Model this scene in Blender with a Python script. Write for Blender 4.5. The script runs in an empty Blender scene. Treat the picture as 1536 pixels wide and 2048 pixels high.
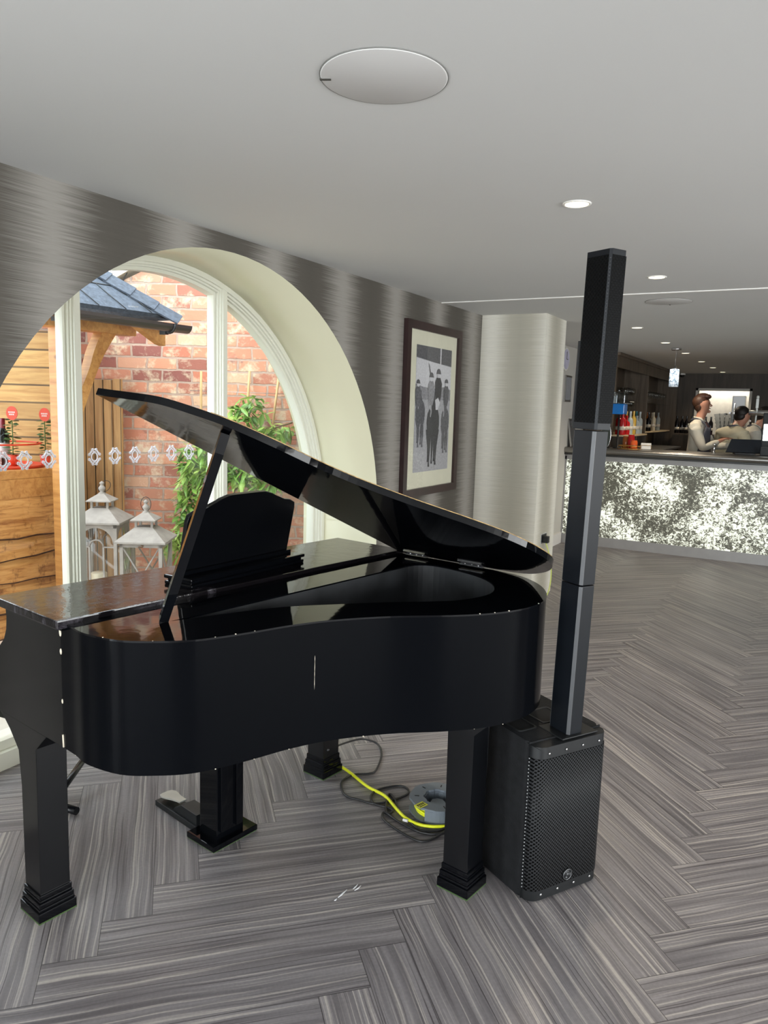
import bpy, bmesh, math, random
from mathutils import Vector, Matrix, Euler
random.seed(7)
scn = bpy.context.scene
COL = scn.collection
PI = math.pi

# ------------------------------------------------------------------ camera
FPX, CX, CY, HC = 1500.0, 768.0, 1024.0, 1.55
def _n(v): return Vector(v).normalized()
_Y = _n((1625 - CX, 840 - CY, FPX))                  # room axis along the window wall, in camera coordinates
_L = _n((-1937 - CX, 733 - CY, FPX))
_X = -_L; _X = (_X - _Y * _X.dot(_Y)).normalized()
_U = _X.cross(_Y)
cam_d = bpy.data.cameras.new('camera'); cam = bpy.data.objects.new('camera', cam_d); COL.objects.link(cam)
right = Vector((_X[0], _Y[0], _U[0])); down = Vector((_X[1], _Y[1], _U[1])); fwd = Vector((_X[2], _Y[2], _U[2]))
M3 = Matrix((right, -down, -fwd)).transposed()
cam.matrix_world = Matrix.Translation((0, 0, HC)) @ M3.to_4x4()
cam_d.sensor_fit = 'VERTICAL'; cam_d.sensor_height = 36; cam_d.lens = FPX * 36 / 2048
cam_d.clip_start = 0.05; cam_d.clip_end = 200
scn.camera = cam
FH = Vector((fwd.x, fwd.y, 0)).normalized()           # horizontal view direction
RH = Vector((FH.y, -FH.x, 0))                         # horizontal right
def ray(px, py): return right * ((px - CX) / FPX) + down * ((py - CY) / FPX) + fwd
def at(px, py, d):                                    # point of the place seen at a pixel, d metres away
    r = ray(px, py); return Vector((0, 0, HC)) + r * (d / r.dot(FH))
def onx(px, py, x):
    r = ray(px, py); return Vector((0, 0, HC)) + r * (x / r.x)
def ony(px, py, y):
    r = ray(px, py); return Vector((0, 0, HC)) + r * (y / r.y)
def onz(px, py, z):
    r = ray(px, py); return Vector((0, 0, HC)) + r * ((z - HC) / r.z)

# ------------------------------------------------------------------ view, world, large lights
vs = scn.view_settings
vs.view_transform = 'Standard'; vs.look = 'None'; vs.gamma = 1.0; vs.use_curve_mapping = False
vs.exposure = 0.13
W = bpy.data.worlds.new('sky'); scn.world = W; W.use_nodes = True
bg = W.node_tree.nodes['Background']; bg.inputs[0].default_value = (0.84, 0.93, 1.0, 1); bg.inputs[1].default_value = 5.2

def area(name, loc, rot, sx, sy, power, color=(1, 1, 1)):
    l = bpy.data.lights.new(name, 'AREA'); l.shape = 'RECTANGLE'; l.size = sx; l.size_y = sy
    l.energy = power; l.color = color
    o = bpy.data.objects.new(name, l); o.location = loc; o.rotation_euler = rot; COL.objects.link(o); return o
# daylight through windows behind the camera; right-hand lamp added to lift the ceiling
area('daylight_rear', (0.4, -4.95, 1.25), (PI / 2, 0, 0), 4.6, 1.7, 195, (0.93, 0.97, 1.0))
area('added_fill_right', (4.95, 1.2, 1.25), (PI / 2, 0, PI / 2), 6.6, 1.7, 215, (1.0, 0.965, 0.91))
area('daylight_left_rear', (-2.75, -1.7, 1.15), (PI / 2, 0, -PI / 2), 2.5, 1.9, 110, (0.95, 0.98, 1.0))
sun_d = bpy.data.lights.new('overcast_sun', 'SUN'); sun_d.energy = 1.6; sun_d.angle = math.radians(60)
sun_o = bpy.data.objects.new('overcast_sun', sun_d); sun_o.rotation_euler = (math.radians(28), math.radians(12), 0); COL.objects.link(sun_o)

# ------------------------------------------------------------------ materials
def srgb(r, g, b):
    def c(v):
        v /= 255.0
        return v / 12.92 if v <= 0.04045 else ((v + 0.055) / 1.055) ** 2.4
    return (c(r), c(g), c(b), 1)
class NT:
    def __init__(s, name):
        s.m = bpy.data.materials.new(name); s.m.use_nodes = True; s.t = s.m.node_tree
        s.p = s.t.nodes['Principled BSDF']; s.out = s.t.nodes['Material Output']
    def n(s, typ, **kw):
        nd = s.t.nodes.new(typ)
        for k, v in kw.items(): setattr(nd, k, v)
        return nd
    def l(s, a, b): s.t.links.new(a, b)
    def set(s, **kw):
        for k, v in kw.items():
            s.p.inputs[k.replace('_', ' ')].default_value = v
        return s
    def math(s, op, a, b=None, c=None, clamp=False):
        nd = s.n('ShaderNodeMath', operation=op, use_clamp=clamp)
        for i, v in enumerate((a, b, c)):
            if v is None: continue
            if isinstance(v, (int, float)): nd.inputs[i].default_value = v
            else: s.l(v, nd.inputs[i])
        return nd.outputs[0]
    def coord(s, kind='Object'): return s.n('ShaderNodeTexCoord').outputs[kind]
    def sep(s, v):
        nd = s.n('ShaderNodeSeparateXYZ'); s.l(v, nd.inputs[0]); return nd.outputs
    def comb(s, x=0, y=0, z=0):
        nd = s.n('ShaderNodeCombineXYZ')
        for i, v in enumerate((x, y, z)):
            if isinstance(v, (int, float)): nd.inputs[i].default_value = v
            else: s.l(v, nd.inputs[i])
        return nd.outputs[0]
    def mapping(s, v, scale=(1, 1, 1), rot=(0, 0, 0), loc=(0, 0, 0)):
        nd = s.n('ShaderNodeMapping'); s.l(v, nd.inputs[0])
        nd.inputs['Scale'].default_value = scale; nd.inputs['Rotation'].default_value = rot; nd.inputs['Location'].default_value = loc
        return nd.outputs[0]
    def noise(s, v, scale=5, detail=3, rough=0.5, dist=0.0):
        nd = s.n('ShaderNodeTexNoise'); s.l(v, nd.inputs['Vector'])
        nd.inputs['Scale'].default_value = scale; nd.inputs['Detail'].default_value = detail
        nd.inputs['Roughness'].default_value = rough; nd.inputs['Distortion'].default_value = dist
        return nd.outputs['Fac']
    def ramp(s, f, stops, interp='LINEAR'):
        nd = s.n('ShaderNodeValToRGB'); s.l(f, nd.inputs[0]); cr = nd.color_ramp; cr.interpolation = interp
        while len(cr.elements) < len(stops): cr.elements.new(0.5)
        for e, (p, c) in zip(cr.elements, stops): e.position = p; e.color = c
        return nd.outputs[0]
    def mix(s, f, a, b, blend='MIX'):
        nd = s.n('ShaderNodeMixRGB', blend_type=blend)
        for i, v in enumerate((f, a, b)):
            if isinstance(v, (int, float)): nd.inputs[i].default_value = v
            elif isinstance(v, tuple): nd.inputs[i].default_value = v
            else: s.l(v, nd.inputs[i])
        return nd.outputs[0]
    def base(s, c): s.l(c, s.p.inputs['Base Color']); return s
    def bump(s, h, strength=0.3, dist=0.01):
        nd = s.n('ShaderNodeBump'); nd.inputs['Strength'].default_value = strength; nd.inputs['Distance'].default_value = dist
        s.l(h, nd.inputs['Height']); s.l(nd.outputs[0], s.p.inputs['Normal']); return s
def plain(name, c, rough=0.5, metal=0.0, var=0.08, scale=12, bump=0.0, spec=0.5, coat=0.0):
    t = NT(name); co = t.coord()
    f = t.noise(co, scale, 3)
    dark = tuple(v * (1 - var) for v in c[:3]) + (1,); lite = tuple(min(1, v * (1 + var)) for v in c[:3]) + (1,)
    t.base(t.ramp(f, [(0.3, dark), (0.7, lite)]))
    t.set(Roughness=rough, Metallic=metal)
    t.p.inputs['Specular IOR Level'].default_value = spec
    if coat: t.p.inputs['Coat Weight'].default_value = coat
    if bump: t.bump(t.noise(co, scale * 6, 2), bump, 0.002)
    return t.m
def emit(name, c, strength):
    t = NT(name); t.p.inputs['Emission Color'].default_value = c; t.p.inputs['Emission Strength'].default_value = strength
    t.set(Base_Color=c); return t.m
def glass(name, tint=(1, 1, 1, 1), refl=1.0, rough=0.0):
    t = NT(name); t.t.nodes.remove(t.p)
    tr = t.n('ShaderNodeBsdfTransparent'); tr.inputs[0].default_value = tint
    gl = t.n('ShaderNodeBsdfGlossy'); gl.inputs['Roughness'].default_value = rough; gl.inputs[0].default_value = (refl, refl, refl, 1)
    fr = t.n('ShaderNodeLayerWeight'); fr.inputs[0].default_value = 0.5
    ff = t.math('ADD', t.math('MULTIPLY', t.math('POWER', fr.outputs['Facing'], 4.0), 0.75), 0.045)
    mx = t.n('ShaderNodeMixShader'); t.l(ff, mx.inputs[0]); t.l(tr.outputs[0], mx.inputs[1]); t.l(gl.outputs[0], mx.inputs[2])
    t.l(mx.outputs[0], t.out.inputs[0]); return t.m
def wood(name, c1, c2, axis='x', scale=1.0, rough=0.55, plank=None, knots=True, gap=0.012):
    """timber with grain along an object axis; plank = (axis, pitch) cuts it into boards"""
    t = NT(name); co = t.coord(); xyz = t.sep(co)
    k = {'x': (1.2, 14, 14), 'y': (14, 1.2, 14), 'z': (14, 14, 1.2)}[axis]
    off = 0
    if plank:
        pa = xyz['xyz'.index(plank[0])]
        cell = t.math('FLOOR', t.math('DIVIDE', pa, plank[1]))
        rnd = t.n('ShaderNodeTexWhiteNoise', noise_dimensions='1D'); t.l(cell, rnd.inputs['W'])
        off = t.math('MULTIPLY', rnd.outputs[0], 7.0)
        add = t.n('ShaderNodeVectorMath', operation='ADD'); t.l(co, add.inputs[0]); t.l(t.comb(off, off, off), add.inputs[1]); v = add.outputs[0]
    else: v = co
    g = t.noise(t.mapping(v, tuple(q * scale for q in k)), 2.2, 5, 0.6, 0.6)
    c = t.ramp(g, [(0.28, c2), (0.62, c1)])
    big = t.noise(v, 3 * scale, 2)
    c = t.mix(t.math('MULTIPLY', big, 0.35), c, c2, 'MULTIPLY')
    if knots:
        vo = t.n('ShaderNodeTexVoronoi'); t.l(t.mapping(v, tuple((0.5 if q < 2 else 1.0) for q in k)), vo.inputs['Vector']); vo.inputs['Scale'].default_value = 5 * scale
        kn = t.ramp(vo.outputs['Distance'], [(0.03, (0.25, 0.12, 0.05, 1)), (0.10, (1, 1, 1, 1))])
        c = t.mix(1.0, c, kn, 'MULTIPLY')
    if plank:
        fr = t.math('FRACT', t.math('DIVIDE', pa, plank[1]))
        e = t.math('LESS_THAN', fr, gap / plank[1])
        c = t.mix(t.math('MULTIPLY', e, 0.8), c, (0.05, 0.03, 0.015, 1))
        t.bump(t.math('SUBTRACT', 1.0, e), 0.6, 0.004)
        tone = t.ramp(rnd.outputs[0], [(0, (0.78, 0.78, 0.78, 1)), (1, (1, 1, 1, 1))]); c = t.mix(1.0, c, tone, 'MULTIPLY')
    t.base(c); t.set(Roughness=rough); return t.m

M = {}
M['ceiling'] = plain('ceiling_paint', (0.66, 0.66, 0.645, 1), 0.85, var=0.02, scale=0.7)
M['cream'] = plain('cream_gloss_paint', srgb(210, 207, 180), 0.35, var=0.02, scale=2)
M['frame'] = plain('window_frame_paint', srgb(214, 214, 200), 0.3, var=0.004, scale=1)
M['white'] = plain('white_paint', srgb(232, 230, 225), 0.5, var=0.02)
M['whitewall'] = plain('off_white_wall', srgb(205, 202, 194), 0.8, var=0.03, scale=1)
M['gloss'] = None
def piano_black(name, rough, b):
    t = NT(name); t.set(Base_Color=(0.0022, 0.0026, 0.0036, 1), Roughness=rough)
    co = t.coord()
    f = t.noise(co, 2.2, 4, 0.6)
    t.l(t.math('ADD', t.math('MULTIPLY', f, rough * 0.8), rough * 0.5), t.p.inputs['Roughness'])
    t.bump(t.noise(co, 9, 3, 0.55), b, 0.004)
    t.p.inputs['Specular IOR Level'].default_value = 0.27
    return t.m
M['gloss'] = piano_black('black_piano_gloss', 0.055, 0.10)
M['rim'] = piano_black('black_rim_lacquer', 0.16, 0.05); M['rim'].node_tree.nodes['Principled BSDF'].inputs['Specular IOR Level'].default_value = 0.06
M['satin'] = piano_black('black_piano_satin', 0.26, 0.06); M['satin'].node_tree.nodes['Principled BSDF'].inputs['Specular IOR Level'].default_value = 0.52
M['inner'] = plain('black_interior', (0.012, 0.013, 0.015, 1), 0.45, var=0.3)
def slab_mat():
    t = NT('worn_black_gloss'); co = t.coord()
    f = t.noise(t.mapping(co, (18, 5, 5)), 1.6, 5, 0.7, 1.0)
    side = t.math('LESS_THAN', t.sep(co)[1], 0.5)
    m = t.math('MULTIPLY', t.ramp(f, [(0.50, (0, 0, 0, 1)), (0.66, (1, 1, 1, 1))]), side)
    t.base(t.mix(m, (0.006, 0.005, 0.006, 1), (0.05, 0.045, 0.055, 1)))
    t.l(t.math('ADD', t.math('MULTIPLY', m, 0.25), 0.07), t.p.inputs['Roughness'])
    t.bump(t.noise(co, 22, 4, 0.6), 0.22, 0.004); return t.m
M['slab'] = slab_mat()
M['chip'] = plain('bare_wood_chip', srgb(225, 215, 195), 0.8)
M['felt'] = plain('green_felt', srgb(62, 84, 46), 0.95)
M['chrome'] = plain('chrome', (0.75, 0.75, 0.76, 1), 0.18, 1.0, var=0.02)
M['steel'] = plain('brushed_steel', (0.52, 0.52, 0.52, 1), 0.32, 1.0, var=0.06, scale=4)
M['pewter'] = plain('pewter_bar_metal', (0.30, 0.29, 0.275, 1), 0.33, 1.0, var=0.08, scale=3)
M['barpaint'] = plain('grey_bar_paint', srgb(160, 159, 158), 0.4, var=0.04, metal=0.2)
M['blackplastic'] = plain('black_plastic', (0.010, 0.011, 0.012, 1), 0.45, var=0.15, bump=0.05, spec=0.35)
M['cabinet'] = plain('textured_black_cabinet', (0.011, 0.0115, 0.0125, 1), 0.7, var=0.25, scale=30, bump=0.5, spec=0.15)
M['pole'] = plain('black_anodised_column', (0.0045, 0.0060, 0.0085, 1), 0.42, var=0.1, spec=0.25)
M['poleedge'] = plain('grey_edge_strip', (0.055, 0.058, 0.062, 1), 0.4, var=0.05)
M['rubber'] = plain('black_cable_rubber', (0.018, 0.018, 0.019, 1), 0.4)
M['yellow'] = plain('yellow_cable', srgb(226, 232, 40), 0.35, var=0.04)
M['greyplastic'] = plain('grey_reel_plastic', srgb(112, 120, 128), 0.45, var=0.05)
M['frame_wood'] = plain('dark_mahogany_frame', srgb(44, 26, 26), 0.3, var=0.2)
M['mat'] = plain('cream_picture_mount', srgb(214, 212, 190), 0.9, var=0.02)
M['lantern'] = plain('weathered_grey_wood', srgb(158, 150, 142), 0.75, var=0.12, scale=20)
M['candle'] = plain('ivory_candle_wax', srgb(238, 226, 200), 0.5, var=0.03)
M['leaf'] = None
M['rooftile'] = None
M['gutter'] = plain('brown_black_gutter_plastic', srgb(58, 50, 48), 0.35, var=0.1)
M['bracket'] = plain('black_gutter_bracket', srgb(28, 30, 32), 0.4)
M['walnut'] = wood('brown_bar_wood', srgb(112, 98, 82), srgb(78, 66, 54), 'z', 0.6, 0.5, knots=False)
M['darkwood'] = wood('dark_panel_wood', srgb(88, 78, 68), srgb(62, 54, 46), 'z', 0.5, 0.55, knots=False)
M['skin'] = plain('skin', srgb(196, 142, 118), 0.5, var=0.06)
M['hairbrown'] = plain('brown_hair', srgb(74, 48, 34), 0.5, var=0.3, scale=60, bump=0.4)
M['hairdark'] = plain('dark_hair', srgb(30, 24, 22), 0.5, var=0.3, scale=60, bump=0.4)
M['shirt'] = plain('white_shirt_cotton', srgb(218, 214, 200), 0.85, var=0.06, scale=9, bump=0.3)
M['shirt2'] = plain('cream_shirt_cotton', srgb(216, 208, 180), 0.85, var=0.08, scale=9, bump=0.3)
M['apron'] = plain('grey_apron_cloth', srgb(82, 84, 94), 0.9, var=0.08)
M['trouser'] = plain('black_trousers', srgb(26, 26, 30), 0.9)
M['tie'] = plain('dark_red_tie', srgb(48, 22, 26), 0.7)
M['glass'] = glass('window_glass', (0.97, 0.99, 0.98, 1))
M['clearglass'] = glass('clear_glassware', (0.96, 0.97, 0.97, 1), 1.0, 0.08)
M['picglass'] = glass('picture_glass', (1, 1, 1, 1), 0.5)

# wallpaper: light vertical bands between dark ikat streaks
def wallpaper(name, phase, period, light, dark, contrast=1.0):
    t = NT(name); x, y, z = t.sep(t.coord())
    u = t.math('ADD', x, y)
    ph = t.math('FRACT', t.math('ADD', t.math('DIVIDE', t.math('SUBTRACT', u, phase), period), 0.5))
    d = t.math('MULTIPLY', t.math('ABSOLUTE', t.math('SUBTRACT', ph, 0.5)), 2.0)          # 0 on a band, 1 between bands
    half = t.math('FLOOR', t.math('DIVIDE', t.math('SUBTRACT', u, phase), period))
    n1 = t.noise(t.comb(t.math('MULTIPLY', u, 1.2), 0, t.math('MULTIPLY', z, 120)), 1.0, 2, 0.7)
    n2 = t.noise(t.comb(t.math('MULTIPLY', u, 3.0), 3, t.math('MULTIPLY', z, 280)), 1.0, 2, 0.6)
    s = t.math('ADD', d, t.math('MULTIPLY', t.math('SUBTRACT', n1, 0.5), 0.62 * contrast))
    s = t.math('ADD', s, t.math('MULTIPLY', t.math('SUBTRACT', n2, 0.5), 0.85 * contrast))
    c = t.ramp(s, [(0.10, light), (0.34, tuple(0.5 * a + 0.5 * b for a, b in zip(light, dark))), (0.62, dark), (1.0, tuple(v * 0.9 for v in dark[:3]) + (1,))])
    fib = t.ramp(n2, [(0.3, (0.86, 0.86, 0.86, 1)), (0.7, (1.08, 1.08, 1.06, 1))])
    t.base(t.mix(0.8, c, fib, 'MULTIPLY')); t.set(Roughness=0.6); t.p.inputs['Specular IOR Level'].default_value = 0.2; return t.m
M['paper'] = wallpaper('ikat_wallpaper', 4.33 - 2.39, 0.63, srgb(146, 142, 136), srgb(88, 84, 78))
M['paper_lit'] = wallpaper('ikat_wallpaper_lit', 5.774 - 1.83, 0.47, srgb(222, 219, 208), srgb(182, 178, 164), 0.8)  # same paper as the window wall, colours raised for the pier's sheen

def floor_mat():
    t = NT('grey_herringbone_vinyl'); uv = t.coord('UV'); u, v, _ = t.sep(uv)
    at_ = t.n('ShaderNodeAttribute', attribute_name='rnd'); r = at_.outputs['Fac']
    off = t.math('MULTIPLY', r, 37.0)
    warp = t.noise(t.comb(t.math('ADD', t.math('MULTIPLY', u, 2.2), off), t.math('MULTIPLY', v, 5), off), 1.0, 2)
    vv = t.math('ADD', v, t.math('MULTIPLY', t.math('SUBTRACT', warp, 0.5), 0.035))
    n1 = t.noise(t.comb(t.math('ADD', t.math('MULTIPLY', u, 0.9), off), t.math('MULTIPLY', vv, 110), off), 1.0, 3, 0.65)
    n2 = t.noise(t.comb(t.math('ADD', t.math('MULTIPLY', u, 1.5), off), t.math('MULTIPLY', vv, 34), 5), 1.0, 2, 0.5)
    n3 = t.noise(t.comb(t.math('MULTIPLY', u, 120), t.math('MULTIPLY', v, 120), off), 1.0, 2)
    c = t.ramp(n2, [(0.3, srgb(99, 95, 97)), (0.7, srgb(140, 136, 137))])
    c = t.mix(t.ramp(n1, [(0.54, (0, 0, 0, 1)), (0.64, (1, 1, 1, 1))]), c, srgb(172, 166, 160))
    c = t.mix(t.ramp(n1, [(0.34, (1, 1, 1, 1)), (0.42, (0, 0, 0, 1))]), c, srgb(84, 79, 81))
    c = t.mix(0.5, c, t.ramp(n3, [(0.3, (0.85, 0.85, 0.85, 1)), (0.7, (1.1, 1.1, 1.1, 1))]), 'MULTIPLY')
    c = t.mix(1.0, c, t.ramp(r, [(0, (0.86, 0.86, 0.87, 1)), (1, (1.06, 1.05, 1.04, 1))]), 'MULTIPLY')
    # dark joint along the edges of each plank
    eu = t.n('ShaderNodeAttribute', attribute_name='edge').outputs['Fac']
    ev = t.math('LESS_THAN', t.math('MINIMUM', v, t.math('SUBTRACT', 0.144, v)), 0.0011)
    eu2 = t.math('LESS_THAN', t.math('MINIMUM', u, t.math('SUBTRACT', 1.008, u)), 0.0013)
    e = t.math('MAXIMUM', ev, eu2)
    c = t.mix(t.math('MULTIPLY', e, 0.75), c, (0.02, 0.018, 0.018, 1))
    t.base(c)
    t.l(t.math('ADD', 0.30, t.math('MULTIPLY', n1, 0.2)), t.p.inputs['Roughness'])
    t.p.inputs['Specular IOR Level'].default_value = 0.4
    t.bump(t.math('ADD', n1, t.math('MULTIPLY', n3, 0.5)), 0.12, 0.002); return t.m
M['floor'] = floor_mat()

def brick_mat():
    t = NT('old_red_brick'); x, y, z = t.sep(t.coord())
    v = t.comb(x, z, 0)
    wob = t.noise(v, 9, 3); wv = t.comb(t.math('ADD', x, t.math('MULTIPLY', t.math('SUBTRACT', wob, 0.5), 0.034)), t.math('ADD', z, t.math('MULTIPLY', t.math('SUBTRACT', t.noise(v, 14, 2), 0.5), 0.016)), 0)
    b = t.n('ShaderNodeTexBrick'); t.l(wv, b.inputs['Vector'])
    b.inputs['Scale'].default_value = 1.0; b.inputs['Brick Width'].default_value = 0.212; b.inputs['Row Height'].default_value = 0.084
    b.inputs['Mortar Size'].default_value = 0.008; b.inputs['Mortar Smooth'].default_value = 0.25
    b.inputs['Color1'].default_value = (0, 0, 0, 1); b.inputs['Color2'].default_value = (1, 1, 1, 1); b.inputs['Mortar'].default_value = (0.5, 0.5, 0.5, 1)
    bc = t.ramp(b.outputs['Color'], [(0.0, srgb(138, 84, 78)), (0.3, srgb(204, 134, 106)), (0.55, srgb(220, 154, 122)), (0.8, srgb(192, 118, 94)), (1.0, srgb(222, 182, 150))])
    n = t.noise(v, 7, 5, 0.7)
    bc = t.mix(t.ramp(n, [(0.50, (0, 0, 0, 1)), (0.64, (0.85, 0.85, 0.85, 1))]), bc, srgb(226, 206, 176))
    n2 = t.noise(t.mapping(v, loc=(5, 3, 0)), 5, 4, 0.7)
    bc = t.mix(t.ramp(n2, [(0.60, (0, 0, 0, 1)), (0.74, (0.8, 0.8, 0.8, 1))]), bc, srgb(112, 84, 82))
    c = t.mix(b.outputs['Fac'], bc, t.mix(t.noise(v, 30, 2), srgb(168, 138, 122), srgb(200, 176, 158)))
    t.base(c); t.set(Roughness=0.9)
    t.bump(t.math('ADD', t.math('SUBTRACT', 1.0, b.outputs['Fac']), t.math('MULTIPLY', n, 0.6)), 0.7, 0.012); return t.m
M['brick'] = brick_mat()

def leaf_mat():
    t = NT('glossy_green_leaf'); at_ = t.n('ShaderNodeObjectInfo'); 
    f = t.noise(t.coord(), 6, 2)
    t.base(t.ramp(f, [(0.3, srgb(76, 118, 50)), (0.5, srgb(124, 164, 70)), (0.72, srgb(186, 208, 110))])); t.set(Roughness=0.35)
    t.p.inputs['Subsurface Weight'].default_value = 0.0
    return t.m
M['leaf'] = leaf_mat()
def roof_mat():
    t = NT('slate_blue_felt_shingles'); co = t.coord()
    f = t.noise(co, 40, 4, 0.7)
    t.base(t.ramp(f, [(0.3, srgb(54, 60, 68)), (0.7, srgb(84, 92, 104))])); t.set(Roughness=0.95)
    t.bump(t.noise(co, 150, 2), 0.4, 0.003); return t.m
M['rooftile'] = roof_mat()
def panel_mat():
    t = NT('backlit_blossom_panel'); x, y, z = t.sep(t.coord()); v = t.comb(x, z, 0)
    big = t.noise(v, 2.0, 3, 0.6, 0.4)
    a = t.noise(v, 25, 4, 0.7, 1.0)
    b = t.noise(t.mapping(v, (1.0, 1.5, 1), (0, 0, 0.6), (3, 1, 0)), 55, 3, 0.6, 0.8)
    s = t.math('ADD', t.math('ADD', t.math('MULTIPLY', a, 0.62), t.math('MULTIPLY', b, 0.38)), t.math('MULTIPLY', t.math('SUBTRACT', big, 0.5), 0.55))
    c = t.ramp(s, [(0.44, srgb(70, 70, 62)), (0.50, srgb(120, 120, 106)), (0.53, srgb(212, 216, 202)), (0.62, srgb(243, 247, 238))])
    t.base((c)); t.l(c, t.p.inputs['Emission Color']); t.p.inputs['Emission Strength'].default_value = 0.80; t.set(Roughness=0.25)
    t.set(Base_Color=(0.05, 0.05, 0.05, 1)); return t.m
M['blossom'] = panel_mat()
def grille_mat(name, pitch, hole, metal, axes):
    t = NT(name); co = t.sep(t.coord()); a, b = co['xyz'.index(axes[0])], co['xyz'.index(axes[1])]
    v = t.mapping(t.comb(a, b, 0), (1 / pitch, 1 / pitch, 1), (0, 0, PI / 4))
    vo = t.n('ShaderNodeTexVoronoi', voronoi_dimensions='2D'); t.l(v, vo.inputs['Vector']); vo.inputs['Scale'].default_value = 1; vo.inputs['Randomness'].default_value = 0.0
    m = t.ramp(vo.outputs['Distance'], [(hole - 0.04, (0, 0, 0, 1)), (hole + 0.02, (1, 1, 1, 1))])
    t.base(t.mix(m, (0.002, 0.002, 0.002, 1), metal)); t.set(Roughness=0.45); t.p.inputs['Specular IOR Level'].default_value = 0.06
    t.bump(m, 0.8, 0.003); return t.m
M['grille'] = grille_mat('perforated_steel_grille', 0.0086, 0.36, (0.034, 0.035, 0.037, 1), 'yz')
M['grille_top'] = grille_mat('perforated_column_grille', 0.0095, 0.40, (0.005, 0.0055, 0.006, 1), 'yz')
M['grille_side'] = grille_mat('perforated_column_grille_side', 0.0095, 0.40, (0.005, 0.0055, 0.006, 1), 'xz')
M['board'] = wood('pine_cladding_board', srgb(226, 188, 122), srgb(186, 140, 78), 'x', 1.0, 0.6, ('z', 0.118))
M['oak'] = wood('honey_oak_beam', srgb(214, 160, 92), srgb(176, 118, 58), 'x', 1.0, 0.5)
M['waney'] = None
M['fencewood'] = wood('pine_fence_board', srgb(200, 158, 104), srgb(160, 116, 70), 'z', 1.0, 0.65, ('x', 0.062), gap=0.006)
def waney_mat():
    t = NT('waney_edge_board'); co = t.coord()
    g = t.noise(t.mapping(co, (3, 3, 22)), 1.6, 5, 0.6, 0.8)
    c = t.ramp(g, [(0.3, srgb(150, 92, 44)), (0.5, srgb(206, 148, 84)), (0.7, srgb(226, 172, 106))])
    e = t.noise(t.mapping(co, (8, 8, 5)), 1.4, 4, 0.7)
    c = t.mix(t.ramp(e, [(0.56, (0, 0, 0, 1)), (0.68, (0.8, 0.8, 0.8, 1))]), c, srgb(120, 72, 34))
    t.base(c); t.set(Roughness=0.5); return t.m
M['waney'] = waney_mat()
M['paving'] = plain('pale_paving', srgb(196, 190, 178), 0.9, var=0.1, scale=3)

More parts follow.
